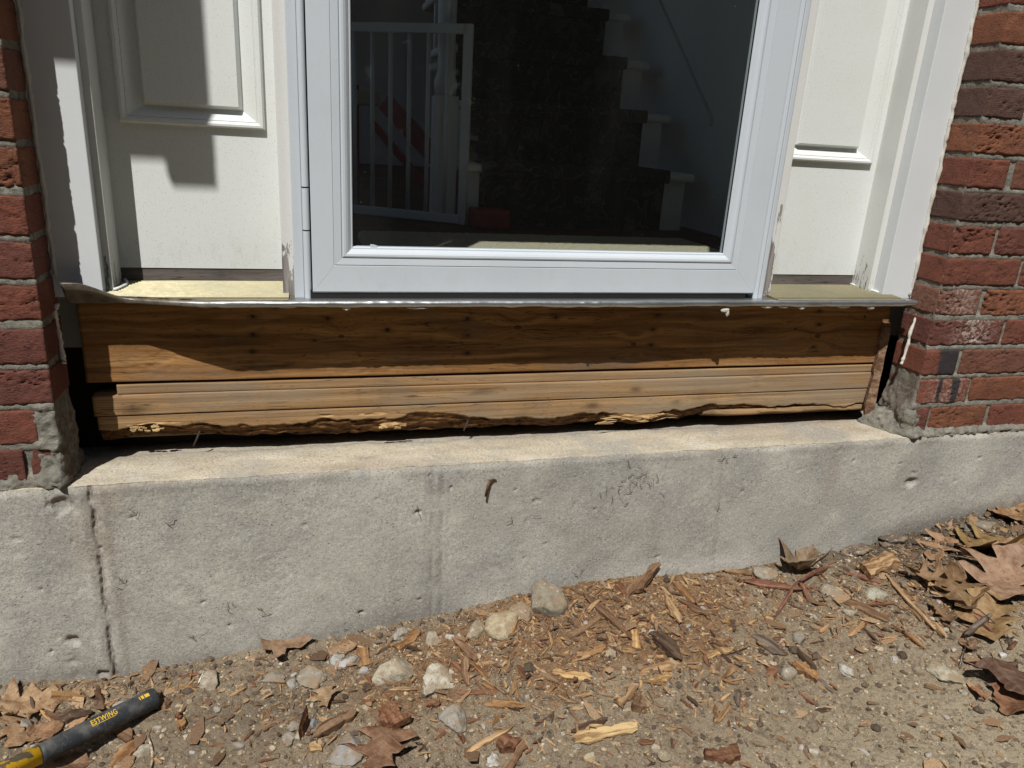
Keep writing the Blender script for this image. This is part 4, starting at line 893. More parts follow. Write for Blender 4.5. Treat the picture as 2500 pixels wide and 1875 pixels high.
BIG = [
 (1478, 1796, 155, 44, -11, 'bright', 'largest pale yellow split chip lying near the bottom centre', .25, 0, .5),
 (1440, 1772, 90, 24, -8, 'dark', 'dark brown chip lying just above the largest pale yellow chip', .3, 0, .4),
 (1393, 1652, 92, 26, 8, 'yellow', 'yellowish pointed chip lying alone left of the orange splinter pile centre', .35, 0, .5),
 (1548, 1562, 58, 25, 84, 'yellow', 'short upright yellow chip with square ends in the splinter pile', .5, 0, .5),
 (1624, 1581, 95, 32, 40, 'dark', 'dark grey ridged wood strip on the right of the splinter pile', .45, 0, .6),
 (1440, 1600, 86, 20, -21, 'orange', 'narrow orange chip sloping up to the right in the middle of the pile', .4, 0, .5),
 (1494, 1516, 190, 15, 38, 'brown', 'longest thin brown splinter running through the pile', .6, 0, .6),
 (1668, 1451, 72, 18, 50, 'orange', 'orange splinter near the wall at the right end of the pile', .5, 0, .6),
 (1640, 1492, 88, 20, 62, 'tan', 'tan splinter with a black shadow beside it, right part of pile', .6, 0, .8),
 (1564, 1436, 100, 30, -36, 'brown', 'thick brown chip leaning against the foundation wall', .5, -.35, 1.4),
 (1516, 1441, 45, 18, 50, 'rust', 'short rusty chip left of the chip leaning on the wall', .6, 0, .6),
 (1687, 1483, 80, 20, 36, 'brown', 'flat brown splinter below the orange splinter near the wall', .4, 0, .5),
 (1611, 1632, 104, 27, -15, 'tan', 'broad tan chip dusted with sand at the lower right of the pile', .3, 0, .4),
 (1611, 1664, 58, 24, -12, 'yellow', 'stubby yellow chip with a dark rotten end', .8, 0, .5),
 (1760, 1847, 84, 30, -8, 'rust', 'red-brown block of wood at the lower edge right of centre', .6, 0, .5),
 (1803, 1708, 48, 17, 88, 'grey', 'small dark grey upright chip on the bare sand', .6, 0, .5),
 (1766, 1742, 68, 13, -62, 'orange', 'thin orange splinter on the sand left of the grey chip', .5, 0, .5),
 (1690, 1714, 36, 9, 40, 'dark', 'small blackened twig on bare sand', .8, 0, .5),
 (1556, 1725, 36, 28, -70, 'brown', 'brown cubic chunk of rotten wood on pale sand', .8, 0, .5),
 (1532, 1700, 60, 22, -48, 'tan', 'pointed tan chip just above the brown cubic chunk', .4, 0, .5),
 (1235, 1723, 90, 24, 10, 'orange', 'leaf-shaped orange chip at the left of the splinter pile', .25, 0, .4),
 (1392, 1505, 78, 12, 62, 'brown', 'thin brown splinter right of the rounded boulder', .6, 0, .5),
 (1757, 1600, 76, 20, -17, 'yellow', 'yellow chip at the right margin of the pile on sand', .35, 0, .5),
 (1782, 1638, 66, 17, -52, 'tan', 'tan sliver below the yellow chip at the margin of the pile', .35, 0, .4),
 (1724, 1600, 44, 12, 45, 'orange', 'little orange sliver touching the yellow chip at the margin', .5, 0, .5),
 (1885, 1431, 138, 24, 16, 'red', 'long reddish split lath near the wall right of centre', .3, 0, .8),
 (1800, 1402, 70, 12, 6, 'tan', 'narrow tan lath lying against the wall', .5, 0, 1),
 (1987, 1409, 84, 13, -26, 'red', 'straight red-brown stick rising to the right beside the curled wall leaf', .6, 0, 1.3),
 (1917, 1469, 118, 11, -56, 'red', 'long red-brown stick crossing the reddish lath', .6, 0, 1.0),
 (1961, 1447, 56, 12, 64, 'red', 'short red-brown stick crossing below the straight one', .6, 0, .9),
 (2107, 1415, 92, 14, 9, 'red', 'dark red bark strip right of the curled wall leaf', .5, 0, .8),
 (2148, 1390, 84, 34, -8, 'tan', 'rounded tan bark block below the dark soil', .7, 0, .5),
 (2113, 1494, 112, 30, 24, 'brown', 'broad grey-brown split board piece among the right litter', .3, 0, .5),
 (2145, 1478, 74, 11, -2, 'rust', 'bright red-brown sliver under the greenish stone', .6, 0, .6),
 (2218, 1474, 185, 13, 47, 'tan', 'long tan stick slanting down toward the oak leaves', .7, 0, .9),
 (2094, 1532, 78, 17, -42, 'tan', 'tan flat sliver sloping up to the right amid right litter', .3, 0, .5),
 (1879, 1577, 88, 34, 30, 'grey', 'flat grey-brown bark plate on the sand right of centre', .2, 0, .4),
 (1967, 1646, 64, 27, 26, 'orange', 'orange rotten chunk beside the grey pebble on the right', .6, 0, .5),
 (1888, 1641, 48, 28, -14, 'rust', 'rust brown bark flake left of the grey pebble', .3, 0, .4),
 (1968, 1705, 48, 10, 45, 'red', 'small red splinter low on the right sand', .5, 0, .5),
 (2018, 1678, 54, 12, 35, 'grey', 'grey splinter right of the small red splinter', .5, 0, .5),
 (2215, 1558, 92, 13, 35, 'orange', 'dark-shadowed orange splinter below the long tan stick', .6, 0, .9),
 (2370, 1510, 150, 14, 45, 'red', 'reddish stalk lying across the yellow leaf', .7, 0, 1.8),
 (2385, 1543, 96, 15, -42, 'grey', 'grey twig crossing the reddish stalk', .8, 0, 1.8),
 (818, 1777, 116, 28, -34, 'brown', 'ragged brown stick at lower left of centre', .7, 0, .6),
 (882, 1790, 84, 17, -12, 'grey', 'grey-brown splinter pointing at the large oak leaf', .5, 0, .5),
 (963, 1764, 56, 44, 62, 'rust', 'square red-brown chunk lying on the tip of the large oak leaf', .5, 0, .9),
 (1195, 1812, 138, 15, -29, 'tan', 'long thin dark-edged stick right of the large oak leaf', .6, 0, .7),
 (1242, 1824, 42, 36, 30, 'rust', 'dark red-brown cube near the bottom edge', .7, 0, .5),
 (1256, 1856, 84, 24, -56, 'brown', 'brown stick at the very bottom below the red-brown cube', .6, 0, .5),
 (1135, 1590, 86, 20, 44, 'brown', 'thick brown splinter right of the angular white stone', .6, 0, .7),
 (1135, 1638, 82, 17, 86, 'brown', 'upright brown splinter right of the angular white stone', .5, 0, .5),
 (1165, 1634, 64, 13, 45, 'orange', 'orange splinter next to the upright brown splinter', .5, 0, .6),
 (1170, 1692, 118, 16, -4, 'rust', 'long rusty splinter below the angular white stone', .5, 0, .5),
 (1058, 1722, 34, 16, -4, 'rust', 'small red-brown piece at the foot of the angular white stone', .7, 0, .5),
 (891, 1610, 48, 28, 84, 'orange', 'ribbed orange chunk left of the square cream stone', .5, 0, .5),
 (996, 1568, 66, 24, -46, 'orange', 'orange chip above the square cream stone', .4, 0, .6),
 (978, 1685, 62, 9, 3, 'tan', 'thin tan splinter between the cream stone and the white stone', .6, 0, .6),
 (182, 1756, 84, 26, -16, 'dark', 'dark bark piece behind the hammer grip', .5, 0, .7),
 (308, 1846, 84, 38, -50, 'orange', 'broad orange chip at the bottom right of the hammer', .35, 0, .5),
 (306, 1800, 46, 28, 20, 'brown', 'crumbly brown chip just right of the hammer grip', .5, 0, .6),
 (243, 1702, 66, 13, 68, 'brown', 'brown stick behind the middle of the hammer grip', .6, 0, .6),
 (440, 1750, 20, 14, 70, 'rust', 'small red-brown nugget right of the hammer end', .8, 0, .5),
 (404, 1725, 26, 20, 80, 'brown', 'brown nugget touching the shadow of the hammer end', .8, 0, .5),
 (445, 1773, 22, 16, -30, 'orange', 'small orange cube below the red-brown nugget', .8, 0, .5),
 (745, 1782, 12, 62, 12, 'rust', 'slim red-brown twig left of the ragged brown stick', .8, 0, .5),
 (770, 1830, 34, 22, 15, 'bright', 'pale corrugated chip near the bottom left of the large oak leaf', .5, 0, .5),
 (1830, 1640, 16, 10, 20, 'orange', 'tiny orange cube on the sand', .8, 0, .5),
]
for t in BIG: chip(t[0], t[1], t[2], t[3], t[4], t[5], t[6], t[7], t[8], t[9], block=('cub' in t[6] or 'block' in t[6] or 'square' in t[6] or 'chunk' in t[6]))

# stones
def stone_mesh(sx, sy, sz, seed, sub=4, rough=.12, flat=6):
    bm = bmesh.new(); bmesh.ops.create_icosphere(bm, subdivisions=sub, radius=1); r = np.random.RandomState(seed)
    co = np.array([v.co[:] for v in bm.verts])
    for _ in range(flat):
        n = r.normal(size=3); n /= np.linalg.norm(n); h = r.uniform(.48, .85); d = co@n; ov = np.clip(d-h, 0, None); co = co-np.outer(ov*.95, n)
    k = 1+rough*fbm(co[:, 0]*1.6+seed, co[:, 1]*1.6, co[:, 2]*1.6, 4)+rough*.45*fbm(co[:, 0]*6+seed, co[:, 1]*6, co[:, 2]*6, 4)
    co = co*k[:, None]*np.array([sx, sy, sz])
    for v, c in zip(bm.verts, co): v.co = c
    me = bpy.data.meshes.new('stone'); bm.to_mesh(me); bm.free(); me.polygons.foreach_set('use_smooth', [True]*len(me.polygons)); return me
STN = [
 (1333, 1478, 80, 74, -25, (.30, .27, .21), 'rounded grey stone leaning on the wall, the tallest', .95, .10, 4, 2),
 (1230, 1530, 80, 60, -14, (.46, .39, .26), 'smooth oval yellowish stone beside the tallest stone', .55, .08, 4, 1),
 (1163, 1541, 30, 56, 10, (.36, .31, .23), 'narrow upright tan pebble left of the oval stone', .6, .08, 3, 1),
 (1270, 1497, 58, 44, -30, (.34, .25, .165), 'brown stone between the oval stone and the tallest stone', .6, .10, 4, 2),
 (960, 1642, 86, 72, 4, (.45, .41, .32), 'square cream stone with a dirty top', .62, .10, 7, 1),
 (1066, 1668, 72, 96, 28, (.56, .53, .44), 'rough angular white stone, largest of the centre', .62, .22, 9, 1),
 (1113, 1760, 68, 56, 8, (.36, .34, .30), 'flat grey stone below the rough white stone', .55, .12, 7, 1),
 (826, 1612, 34, 30, -20, (.42, .42, .41), 'small pale grey stone upper one of the left gravel', .7, .14, 5, 1),
 (850, 1618, 58, 26, -22, (.46, .46, .45), 'long pale grey stone next to the small one below the maple leaf', .6, .18, 6, 1),
 (889, 1640, 36, 22, 12, (.42, .42, .41), 'little grey stone left of the square cream stone', .6, .14, 6, 1),
 (762, 1655, 66, 56, 10, (.32, .29, .24), 'dirt-covered flat stone left of the small grey ones', .35, .12, 6, 1),
 (672, 1658, 70, 26, 8, (.30, .265, .22), 'half buried grey-brown slab left of the dirt-covered stone', .4, .12, 6, 1),
 (716, 1676, 36, 28, -10, (.36, .35, .33), 'grey pebble below the half buried slab', .6, .12, 6, 1),
 (2145, 1456, 52, 28, 8, (.40, .40, .32), 'pale greenish stone among the right litter', .7, .08, 4, 1),
 (2313, 1646, 92, 44, 20, (.46, .42, .32), 'large flat pale stone on the right below the leaves', .4, .10, 7, 1),
 (2069, 1640, 30, 38, -14, (.50, .48, .43), 'upright white stone right of centre', .6, .15, 7, 1),
 (1925, 1645, 30, 34, 30, (.33, .30, .25), 'smooth grey pebble between two orange chunks', .7, .06, 3, 1),
 (513, 1670, 46, 42, 0, (.40, .36, .29), 'tan stone standing right of the hammer end', .75, .14, 7, 1),
 (63, 1774, 42, 26, 12, (.33, .31, .28), 'grey rough stone behind the yellow shaft', .7, .18, 7, 1),
 (348, 1836, 46, 32, -12, (.42, .39, .32), 'pale stone right of the hammer near the bottom edge', .5, .12, 7, 1),
 (852, 1832, 88, 62, -30, (.31, .30, .28), 'big grey slab touching the bottom edge left of the oak leaf', .35, .12, 8, 1),
 (765, 1768, 24, 20, -18, (.27, .28, .30), 'small blue-grey pebble left of the ragged brown stick', .8, .06, 3, 1),
 (720, 1776, 26, 22, 10, (.34, .31, .27), 'small grey-tan pebble at the left of the slim twig', .7, .08, 4, 1),
 (705, 1806, 30, 26, 30, (.36, .33, .28), 'angular grey-tan pebble under the slim twig', .6, .12, 6, 1),
 (2449, 1602, 21, 13, 0, (.66, .65, .62), 'bright white pebble by the purple-brown leaf', .8, .08, 3, 1),
 (2345, 1617, 11, 11, 0, (.66, .65, .62), 'tiny bright white pebble above the large flat pale stone', .8, .08, 3, 1),
 (1203, 1858, 32, 26, -40, (.60, .59, .56), 'white broken stone at the bottom edge', .6, .2, 7, 1),
 (1622, 1846, 30, 26, 40, (.38, .34, .25), 'smooth tan pebble, larger of a pair on the bottom sand', .5, .06, 3, 1),
 (1600, 1828, 24, 18, 10, (.42, .38, .29), 'smooth tan pebble, smaller of a pair on the bottom sand', .5, .06, 3, 1),
 (1440, 1849, 26, 20, -10, (.44, .40, .26), 'yellowish pebble below the largest pale chip', .5, .06, 3, 1),
 (1408, 1824, 22, 16, 20, (.27, .25, .21), 'grey pebble at the left end of the largest pale chip', .6, .08, 4, 1),
 (1590, 1545, 26, 12, 0, (.52, .52, .50), 'white-edged grey stone above the dark ridged strip', .8, .08, 4, 1),
 (2075, 1497, 30, 20, 10, (.40, .37, .30), 'round grey pebble left of the split board piece', .7, .06, 3, 1),
 (1866, 1400, 60, 36, -8, (.33, .30, .24), 'dusty tan rock against the wall above the reddish lath', .6, .10, 5, 1),
 (2030, 1445, 62, 34, 14, (.32, .28, .22), 'dusty flat rock below the straight red-brown stick', .4, .10, 5, 1),
 (2362, 1402, 44, 34, 0, (.20, .175, .15), 'dark soil-covered rock left of the big pink-brown leaf', .7, .16, 6, 1),
 (2180, 1322, 70, 34, -10, (.13, .105, .085), 'black soil clod at the wall left of the small oak leaf', .8, .25, 5, 1),
 (2090, 1350, 60, 26, -8, (.13, .105, .085), 'flat black soil clod at the wall above the tan bark block', .7, .25, 5, 1),
 (2400, 1290, 90, 34, -12, (.22, .20, .17), 'crusty grey clod at the wall right of the small oak leaf', .6, .25, 5, 1),
 (1055, 1560, 34, 30, 0, (.40, .36, .29), 'cream pebble above the rough white stone', .6, .10, 5, 1),
 (980, 1548, 44, 28, -10, (.36, .34, .30), 'grey crumbly stone at the wall above the cream stone', .6, .18, 6, 1),
 (1950, 1561, 26, 26, 0, (.28, .26, .22), 'round grey pebble right of the flat bark plate', .8, .06, 3, 1),
 (2186, 1613, 34, 22, 0, (.48, .46, .42), 'white flat pebble left of the large flat pale stone', .5, .12, 6, 1),
]
for (px_, py_, a, b, ang, col, lab, hz, rough, flat, emb) in STN:
    p, d, m = frame_at(px_, py_, ang); s = scale_at(p)
    sx, sy, sz = a*s*.60, b*s*.74, min(a, b)*s*.74*hz
    o = link('stone', stone_mesh(sx, sy, sz, int(px_+py_), 4, rough*1.9, flat+4), STONE); o.color = (*[.82*q for q in col], 1)
    place(o, p, d, None, sz*.18); tag(o, lab, 'soil clod' if 'clod' in lab else 'stone')

# leaves
def leaf_outline(kind_, seed):
    r = np.random.RandomState(seed)
    if kind_ == 'oak':                    # narrow lobed oak leaf, base at 0, tip at 1
        side = [(0, .012), (.10, .03), (.18, .15), (.24, .17), (.25, .06), (.33, .07), (.38, .27), (.46, .32), (.47, .10), (.55, .09), (.62, .30), (.71, .33), (.70, .13), (.78, .12), (.86, .20), (.93, .14), (1.0, .02)]
    elif kind_ == 'redoak':               # broad leaf with pointed lobes
        side = [(0, .015), (.06, .10), (.10, .24), (.17, .20), (.24, .13), (.30, .34), (.34, .46), (.40, .36), (.46, .16), (.53, .30), (.58, .50), (.64, .34), (.70, .14), (.78, .22), (.85, .28), (.90, .12), (1.0, .015)]
    elif kind_ == 'maple':
        side = [(0, .02), (.02, .20), (.10, .36), (.16, .28), (.22, .24), (.34, .46), (.46, .56), (.48, .40), (.50, .22), (.62, .16), (.72, .24), (.78, .20), (.86, .08), (1.0, .01)]
    else:                                 # round scalloped leaf
        side = [(0, .05), (.04, .22), (.12, .36), (.22, .42), (.30, .40), (.40, .47), (.52, .45), (.60, .46), (.70, .36), (.80, .34), (.90, .18), (1.0, .02)]
    L = [(t+.03*(r.rand()-.5)*(0 < t < 1), w_*(1+.5*(r.rand()-.5))) for t, w_ in side]; Rr = [(t+.03*(r.rand()-.5), -w_*(1+.5*(r.rand()-.5))) for t, w_ in side[::-1]]
    return L+Rr[1:-1]
def leaf_mesh(kind_, L, wid, seed, curl, cup, twist=0.0, stem=.25):
    """dense grid cut to the outline, folded along the midrib, curled and given a little thickness"""
    out = np.array(leaf_outline(kind_, seed)); n = 46
    us = np.linspace(0, 1, n); vs = np.linspace(-.60, .60, n)
    def inside(x, y):
        c = np.zeros(x.shape, bool); j = len(out)-1
        for i in range(len(out)):
            xi, yi, xj, yj = *out[i], *out[j]
            c ^= ((yi > y) != (yj > y)) & (x < (xj-xi)*(y-yi)/(yj-yi+1e-12)+xi); j = i
        return c
    U, V = np.meshgrid(us, vs, indexing='ij')
    q = gridquads(n, n); cu = U.ravel()[q].mean(1); cv = V.ravel()[q].mean(1); keep = inside(cu, cv); q = q[keep]
    x = (U-.5)*L; y = V*wid
    # pull border vertices onto the outline a little by smoothing: jitter hides the steps
    used = np.zeros(n*n, int); np.add.at(used, q.ravel(), 1)
    bd = ((used > 0) & (used < 4)).reshape(n, n)
    seg_a, seg_b = out, np.roll(out, -1, 0); P = np.stack([U[bd], V[bd]], 1); best = None; bdist = np.full(len(P), 9.0); bp = P.copy()
    for a, b in zip(seg_a, seg_b):
        ab = b-a; t = np.clip(((P-a)@ab)/(ab@ab+1e-12), 0, 1); c = a+t[:, None]*ab; dd_ = np.linalg.norm(P-c, axis=1); mk = dd_ < bdist; bdist[mk] = dd_[mk]; bp[mk] = c[mk]
    U2, V2 = U.copy(), V.copy(); U2[bd], V2[bd] = bp[:, 0], bp[:, 1]; x = (U2-.5)*L; y = V2*wid
    z = cup*wid*(np.abs(V2)*1.2)+.35*cup*wid*V2**2+.06*wid*fbm(U2*3+seed, V2*3, seed*.3, 3)
    z = z+.05*wid*np.abs(np.sin((U2*1.0+np.abs(V2)*.8)*26))*.16
    z = z+twist*V2*(U2-.5)*wid*2+.16*wid*fbm(U2*2.2+seed*1.7, V2*2.6, seed*.7, 2)+.35*wid*np.maximum(np.abs(V2)-.22, 0)*(.5+fbm(U2*3+seed, np.sign(V2)*3.1, seed, 2))*2
    if abs(curl) > 1e-3:
        a = curl*(U2-.5); Rr = L/curl; xc = Rr*np.sin(a); zc = Rr*(1-np.cos(a)); x, z = xc-np.sin(a)*z, zc+np.cos(a)*z
    vein = np.maximum(np.exp(-(V2/.012)**2), .8*np.exp(-(((U2-np.abs(V2)*.75)*7 % 1-.5)/.07)**2)*(np.abs(V2) > .01))
    Vt = np.stack([x, y, z], -1).reshape(-1, 3); ids = np.unique(q); mp = np.full(n*n, -1); mp[ids] = np.arange(len(ids))
    me = npmesh('dry_leaf', Vt[ids], mp[q]); attr(me, 'vein', vein.ravel()[ids])
    return me
LV = [
 (2294, 1330, 140, 95, 118, 'oak', (.40, .255, .15), 'small lobed tan oak leaf on the dark soil by the wall', .7, .10, 0, 2.0),
 (2470, 1262, 120, 90, 168, 'redoak', (.37, .23, .12), 'tan leaf at the right edge close to the wall', .7, .14, 0, 2.0),
 (2425, 1345, 190, 150, -32, 'redoak', (.32, .215, .085), 'yellow-brown leaf behind the big pinkish one', .6, .16, .1, 4.0),
 (2448, 1425, 180, 150, -78, 'redoak', (.38, .25, .165), 'big pinkish tan leaf on top of the leaf heap', .55, .10, .1, 9.0),
 (2268, 1425, 190, 130, 12, 'oak', (.27, .165, .085), 'curled brown oak leaf at the left of the leaf heap', 1.5, .30, .5, 5.0),
 (2340, 1468, 150, 140, 60, 'redoak', (.22, .135, .065), 'dark curled leaf under the big pinkish leaf', 1.2, .22, .4, 5.0),
 (2405, 1520, 150, 130, 76, 'redoak', (.36, .24, .115), 'yellow tan leaf at the bottom of the leaf heap', .6, .10, .1, 6.0),
 (2300, 1512, 110, 60, 40, 'oak', (.25, .155, .085), 'narrow curled grey-brown leaf below the long tan stick', 1.6, .35, .3, 4.0),
 (2462, 1680, 150, 170, 52, 'maple', (.145, .085, .058), 'purple-brown veined leaf at the lower right edge', .45, .06, .1, 6.0),
 (2482, 1722, 110, 110, 70, 'round', (.26, .135, .075), 'red-brown leaf under the purple-brown one at the edge', .5, .08, .1, 2.5),
 (2366, 1592, 60, 44, -60, 'oak', (.22, .135, .08), 'small tightly curled brown leaf above the large flat stone', 2.2, .4, .3, 3.0),
 (2390, 1703, 56, 46, 20, 'maple', (.34, .17, .09), 'small orange-brown leaf scrap right of the large flat stone', .9, .2, .2, 2.0),
 (1958, 1385, 120, 80, -60, 'maple', (.27, .20, .13), 'grey-tan leaf curling up against the wall', 1.0, .3, .2, 6.0),
 (940, 1828, 180, 165, 104, 'redoak', (.26, .15, .09), 'large brown oak leaf at the bottom centre left', .35, .06, .05, 2.5),
 (704, 1580, 130, 110, -8, 'maple', (.31, .205, .125), 'brown maple leaf against the wall above the gravel', .7, .12, .1, 5.0),
 (796, 1710, 66, 66, 80, 'maple', (.40, .285, .165), 'small pale tan leaf scrap left of the square cream stone', .5, .1, .1, 2.0),
 (838, 1588, 74, 40, -12, 'round', (.38, .26, .15), 'pale tan leaf scrap between maple leaf and ribbed chunk', .6, .1, .1, 2.0),
 (60, 1722, 200, 150, -10, 'redoak', (.44, .295, .17), 'large pale tan leaf behind the hammer at the left edge', .5, .10, .1, 3.0),
 (30, 1775, 130, 120, 70, 'oak', (.38, .255, .145), 'tan oak leaf at the left edge above the yellow shaft', .6, .12, .1, 2.5),
 (215, 1700, 40, 28, 60, 'round', (.40, .29, .18), 'little pale leaf scrap behind the hammer lettering', .8, .2, .1, 2.0),
 (110, 1790, 90, 60, -20, 'round', (.34, .20, .11), 'reddish tan leaf scrap under the hammer grip', .6, .1, .1, 1.5),
 (170, 1868, 110, 60, -8, 'round', (.27, .165, .10), 'brown leaf piece below the hammer at the bottom edge', .5, .08, .1, 1.5),
]
for i, (px_, py_, L, Wd, ang, kd, col, lab, curl, cup, tw, lift) in enumerate(LV):
    p, d, m = frame_at(px_, py_, ang); s = scale_at(p); k = (m+s)/2
    o = link('dry_leaf', leaf_mesh(kd, L*k, Wd*k*1.05, 31+i, curl*(1.5 if px_ > 1800 else .9), cup*(1.5 if px_ > 1800 else .9), tw*2), LEAF); o.color = (*[.92*q for q in col], 1)
    md = o.modifiers.new('thick', 'SOLIDIFY'); md.thickness = .0006
    place(o, p, d, None, .002+lift*.0022, rs.uniform(-.3, .3), rs.uniform(-.18, .18)); tag(o, lab, 'leaf')

# ------------------------------------------------------------------ striking tool lying at the lower left
ham = thing('hammer', 'long striking tool with a black vinyl grip lettered in yellow and a scuffed yellow shaft', 'hammer')
E_ = Vector(on_ground(379, 1703, .019)); B_ = Vector(on_ground(97, 1841, .046)); AX = (E_-B_).normalized(); GL = (E_-B_).length
cdir = Vector(CPOS)-B_.lerp(E_, .5); cdir = (cdir-AX*cdir.dot(AX)).normalized(); udir = AX.cross(cdir)*-1
if udir.dot(Vector(AU)) < 0: udir = -udir
def lathe(stn, mat, name, nseg=40):
    v, f = [], []
    for (t, ra, rb) in stn:
        c = B_+AX*t
        for k in range(nseg):
            a = 2*math.pi*k/nseg; v.append(c+cdir*(math.cos(a)*ra)+udir*(math.sin(a)*rb))
    n = nseg
    for i in range(len(stn)-1):
        for k in range(n): f.append((i*n+k, i*n+(k+1) % n, (i+1)*n+(k+1) % n, (i+1)*n+k))
    f += [tuple(range(n))[::-1], tuple((len(stn)-1)*n+k for k in range(n))]
    me = mesh(name, v, f); 
    for p in me.polygons: p.use_smooth = len(p.vertices) == 4
    return link(name, me, mat, ham)
def grad(t): return .0150+.0022*float(sstep(.05, .9, t))
gs = [(GL*t, grad(t), grad(t)*1.03) for t in np.linspace(0, .93, 28)]+[(GL*.97, .0178, .0182), (GL*.99, .0176, .018), (GL*1.0, .0166, .0170), (GL*1.006, .0150, .0152), (GL*1.009, .0120, .0122)]
lathe(gs, mat_grip(), 'grip')
lathe([(-.34, .0140, .0150), (-.001, .0143, .0150)], mat_yellow(), 'shaft')
bm = bmesh.new(); bmesh.ops.create_cube(bm, size=1)
for v in bm.verts: v.co = Vector((v.co.x*.055, v.co.y*.055, v.co.z*.15))
bmesh.ops.bevel(bm, geom=bm.edges[:], offset=.008, segments=3, affect='EDGES')
me = bpy.data.meshes.new('head'); bm.to_mesh(me); bm.free(); hd = link('head', me, mat_plain('steel', (.12, .12, .12), .45, .5, .8), ham)
hd.matrix_world = Matrix.Translation(B_-AX*.36) @ Matrix((AX, cdir, udir)).transposed().to_4x4()
YEL = mat_plain('yellow_print', (.72, .47, .04), .5, .3, 0, 500, .1, .3)
def on_grip(me, name):
    bm = bmesh.new(); bm.from_mesh(me); bmesh.ops.triangulate(bm, faces=bm.faces[:])
    for _ in range(3):
        ed_ = [e for e in bm.edges if e.calc_length() > .0018]
        if ed_: bmesh.ops.subdivide_edges(bm, edges=ed_, cuts=1)
        bmesh.ops.triangulate(bm, faces=bm.faces[:])
    for v in bm.verts:
        t, h = v.co.x, v.co.y; r = grad(t/GL)*1.012+.0003; a = .40+h/r
        v.co = B_+AX*t+cdir*(math.cos(a)*r)+udir*(math.sin(a)*r*1.03)
    m2 = bpy.data.meshes.new(name); bm.to_mesh(m2); bm.free(); return link(name, m2, YEL, ham)
cu = bpy.data.curves.new('lettering', 'FONT'); cu.body = 'ESTWING'; cu.size = .0132; cu.shear = .12; cu.space_character = 1.12; cu.resolution_u = 3; cu.offset = .00022
tmp = bpy.data.objects.new('tmp', cu); COL.objects.link(tmp); bpy.context.view_layer.update()
me = bpy.data.meshes.new_from_object(tmp.evaluated_get(bpy.context.evaluated_depsgraph_get())); bpy.data.objects.remove(tmp)
co = np.array([v.co[:] for v in me.vertices]); x0_, x1_ = co[:, 0].min(), co[:, 0].max()
for v in me.vertices: v.co.x = GL*(.405+.225*(v.co.x-x0_)/(x1_-x0_)); v.co.y -= .0028
on_grip(me, 'lettering')
def quad(a, b, c, d): return mesh('q', [(GL*a, c, 0), (GL*b, c, 0), (GL*b, d, 0), (GL*a, d, 0)], [(0, 1, 2, 3)])
on_grip(quad(.408, .612, -.0046, -.0038), 'underline')
for a, b in ((.838, .846), (.857, .878), (.888, .930)): on_grip(quad(a, b, .0000, .0068), 'printed_block')

# ------------------------------------------------------------------ medium litter: individuals copied from a few shapes
def gd(x, y): return float(np.clip(-y-.012, 0, None))
def dustiness(x, y):
    d = gd(x, y); return max(math.exp(-(((x-.98)/.34)**2+((d-.12)/.17)**2)), .7*math.exp(-(((x-.60)/.22)**2+((d-.15)/.10)**2)), .75*math.exp(-(((x-1.62)/.26)**2+((d-.16)/.09)**2)))
proto = []
for i in range(14):
    L = rs.uniform(.018, .042); Wd = L*rs.uniform(.10, .38); proto.append(chip_mesh(L, Wd, Wd*rs.uniform(.25, .6), 500+i, 6, 1.2, 0, i % 5 == 0))
tn_w = {'rust': 'rust-brown', 'brown': 'mid-brown', 'orange': 'orange', 'tan': 'pale tan', 'grey': 'grey', 'dark': 'blackish'}
pdim = [max(v.co.x for v in m_.vertices)-min(v.co.x for v in m_.vertices) for m_ in proto]; pasp = [(max(v.co.y for v in m_.vertices)-min(v.co.y for v in m_.vertices))/L_ for m_, L_ in zip(proto, pdim)]
def size_w(i, sc): return ('short ' if pdim[i]*sc < .022 else 'longish ')+('stubby' if pasp[i] > .30 else 'slender')
def zone(x, d):
    if x < .22: return 'beside the hammer'
    if x < .50: return 'right of the hammer'
    if x < .74: return 'left of the cream stone'
    if x < .95: return 'left in the splinter pile'
    if x < 1.20: return 'right in the splinter pile'
    if x < 1.45: return 'right of the splinter pile'
    if x < 1.75: return 'among the red-brown sticks'
    return 'near the leaf heap'
def dist_w(d): return 'at the wall' if d < .04 else 'near the wall' if d < .10 else 'a hand out' if d < .18 else 'two hands out' if d < .28 else 'far from the wall'
tn = ['rust', 'brown', 'orange', 'tan', 'brown', 'rust', 'orange', 'grey', 'dark']
n_ = 0
for m_ in proto: m_.materials.append(CHIP)
while n_ < 215:
    x, d = rs.uniform(-.1, 2.1), rs.uniform(.006, .50); y = -.012-d
    if rs.rand() > dustiness(x, y)*.95+.035: continue
    pi_ = rs.randint(14); tk_ = tn[rs.randint(9)]; o = bpy.data.objects.new('wood_chip', proto[pi_]); COL.objects.link(o)
    o.color = (*np.clip(np.array(TONE[tk_])*rs.uniform(.75, 1.2), 0, 1), 1)
    p = (x, y, float(gz(x, y))); a = rs.uniform(0, 2*math.pi)
    place(o, p, Vector((math.cos(a), math.sin(a), 0)), None, .0022, rs.uniform(-.4, .4), rs.uniform(-.25, .25)); o.scale = (rs.uniform(.6, 1.15),)*3
    tag(o, '%s %s splinter %s, %s' % (size_w(pi_, o.scale[0]), tn_w[tk_], zone(x, d), dist_w(d)), 'wood chip', 'small splinters scattered on the dirt'); n_ += 1
sproto = [stone_mesh(.010*rs.uniform(.8, 1.3), .0085*rs.uniform(.7, 1.1), .006*rs.uniform(.6, 1.1), 700+i, 2, .25, 8) for i in range(12)]
for m_ in sproto: m_.materials.append(STONE)
n_ = 0
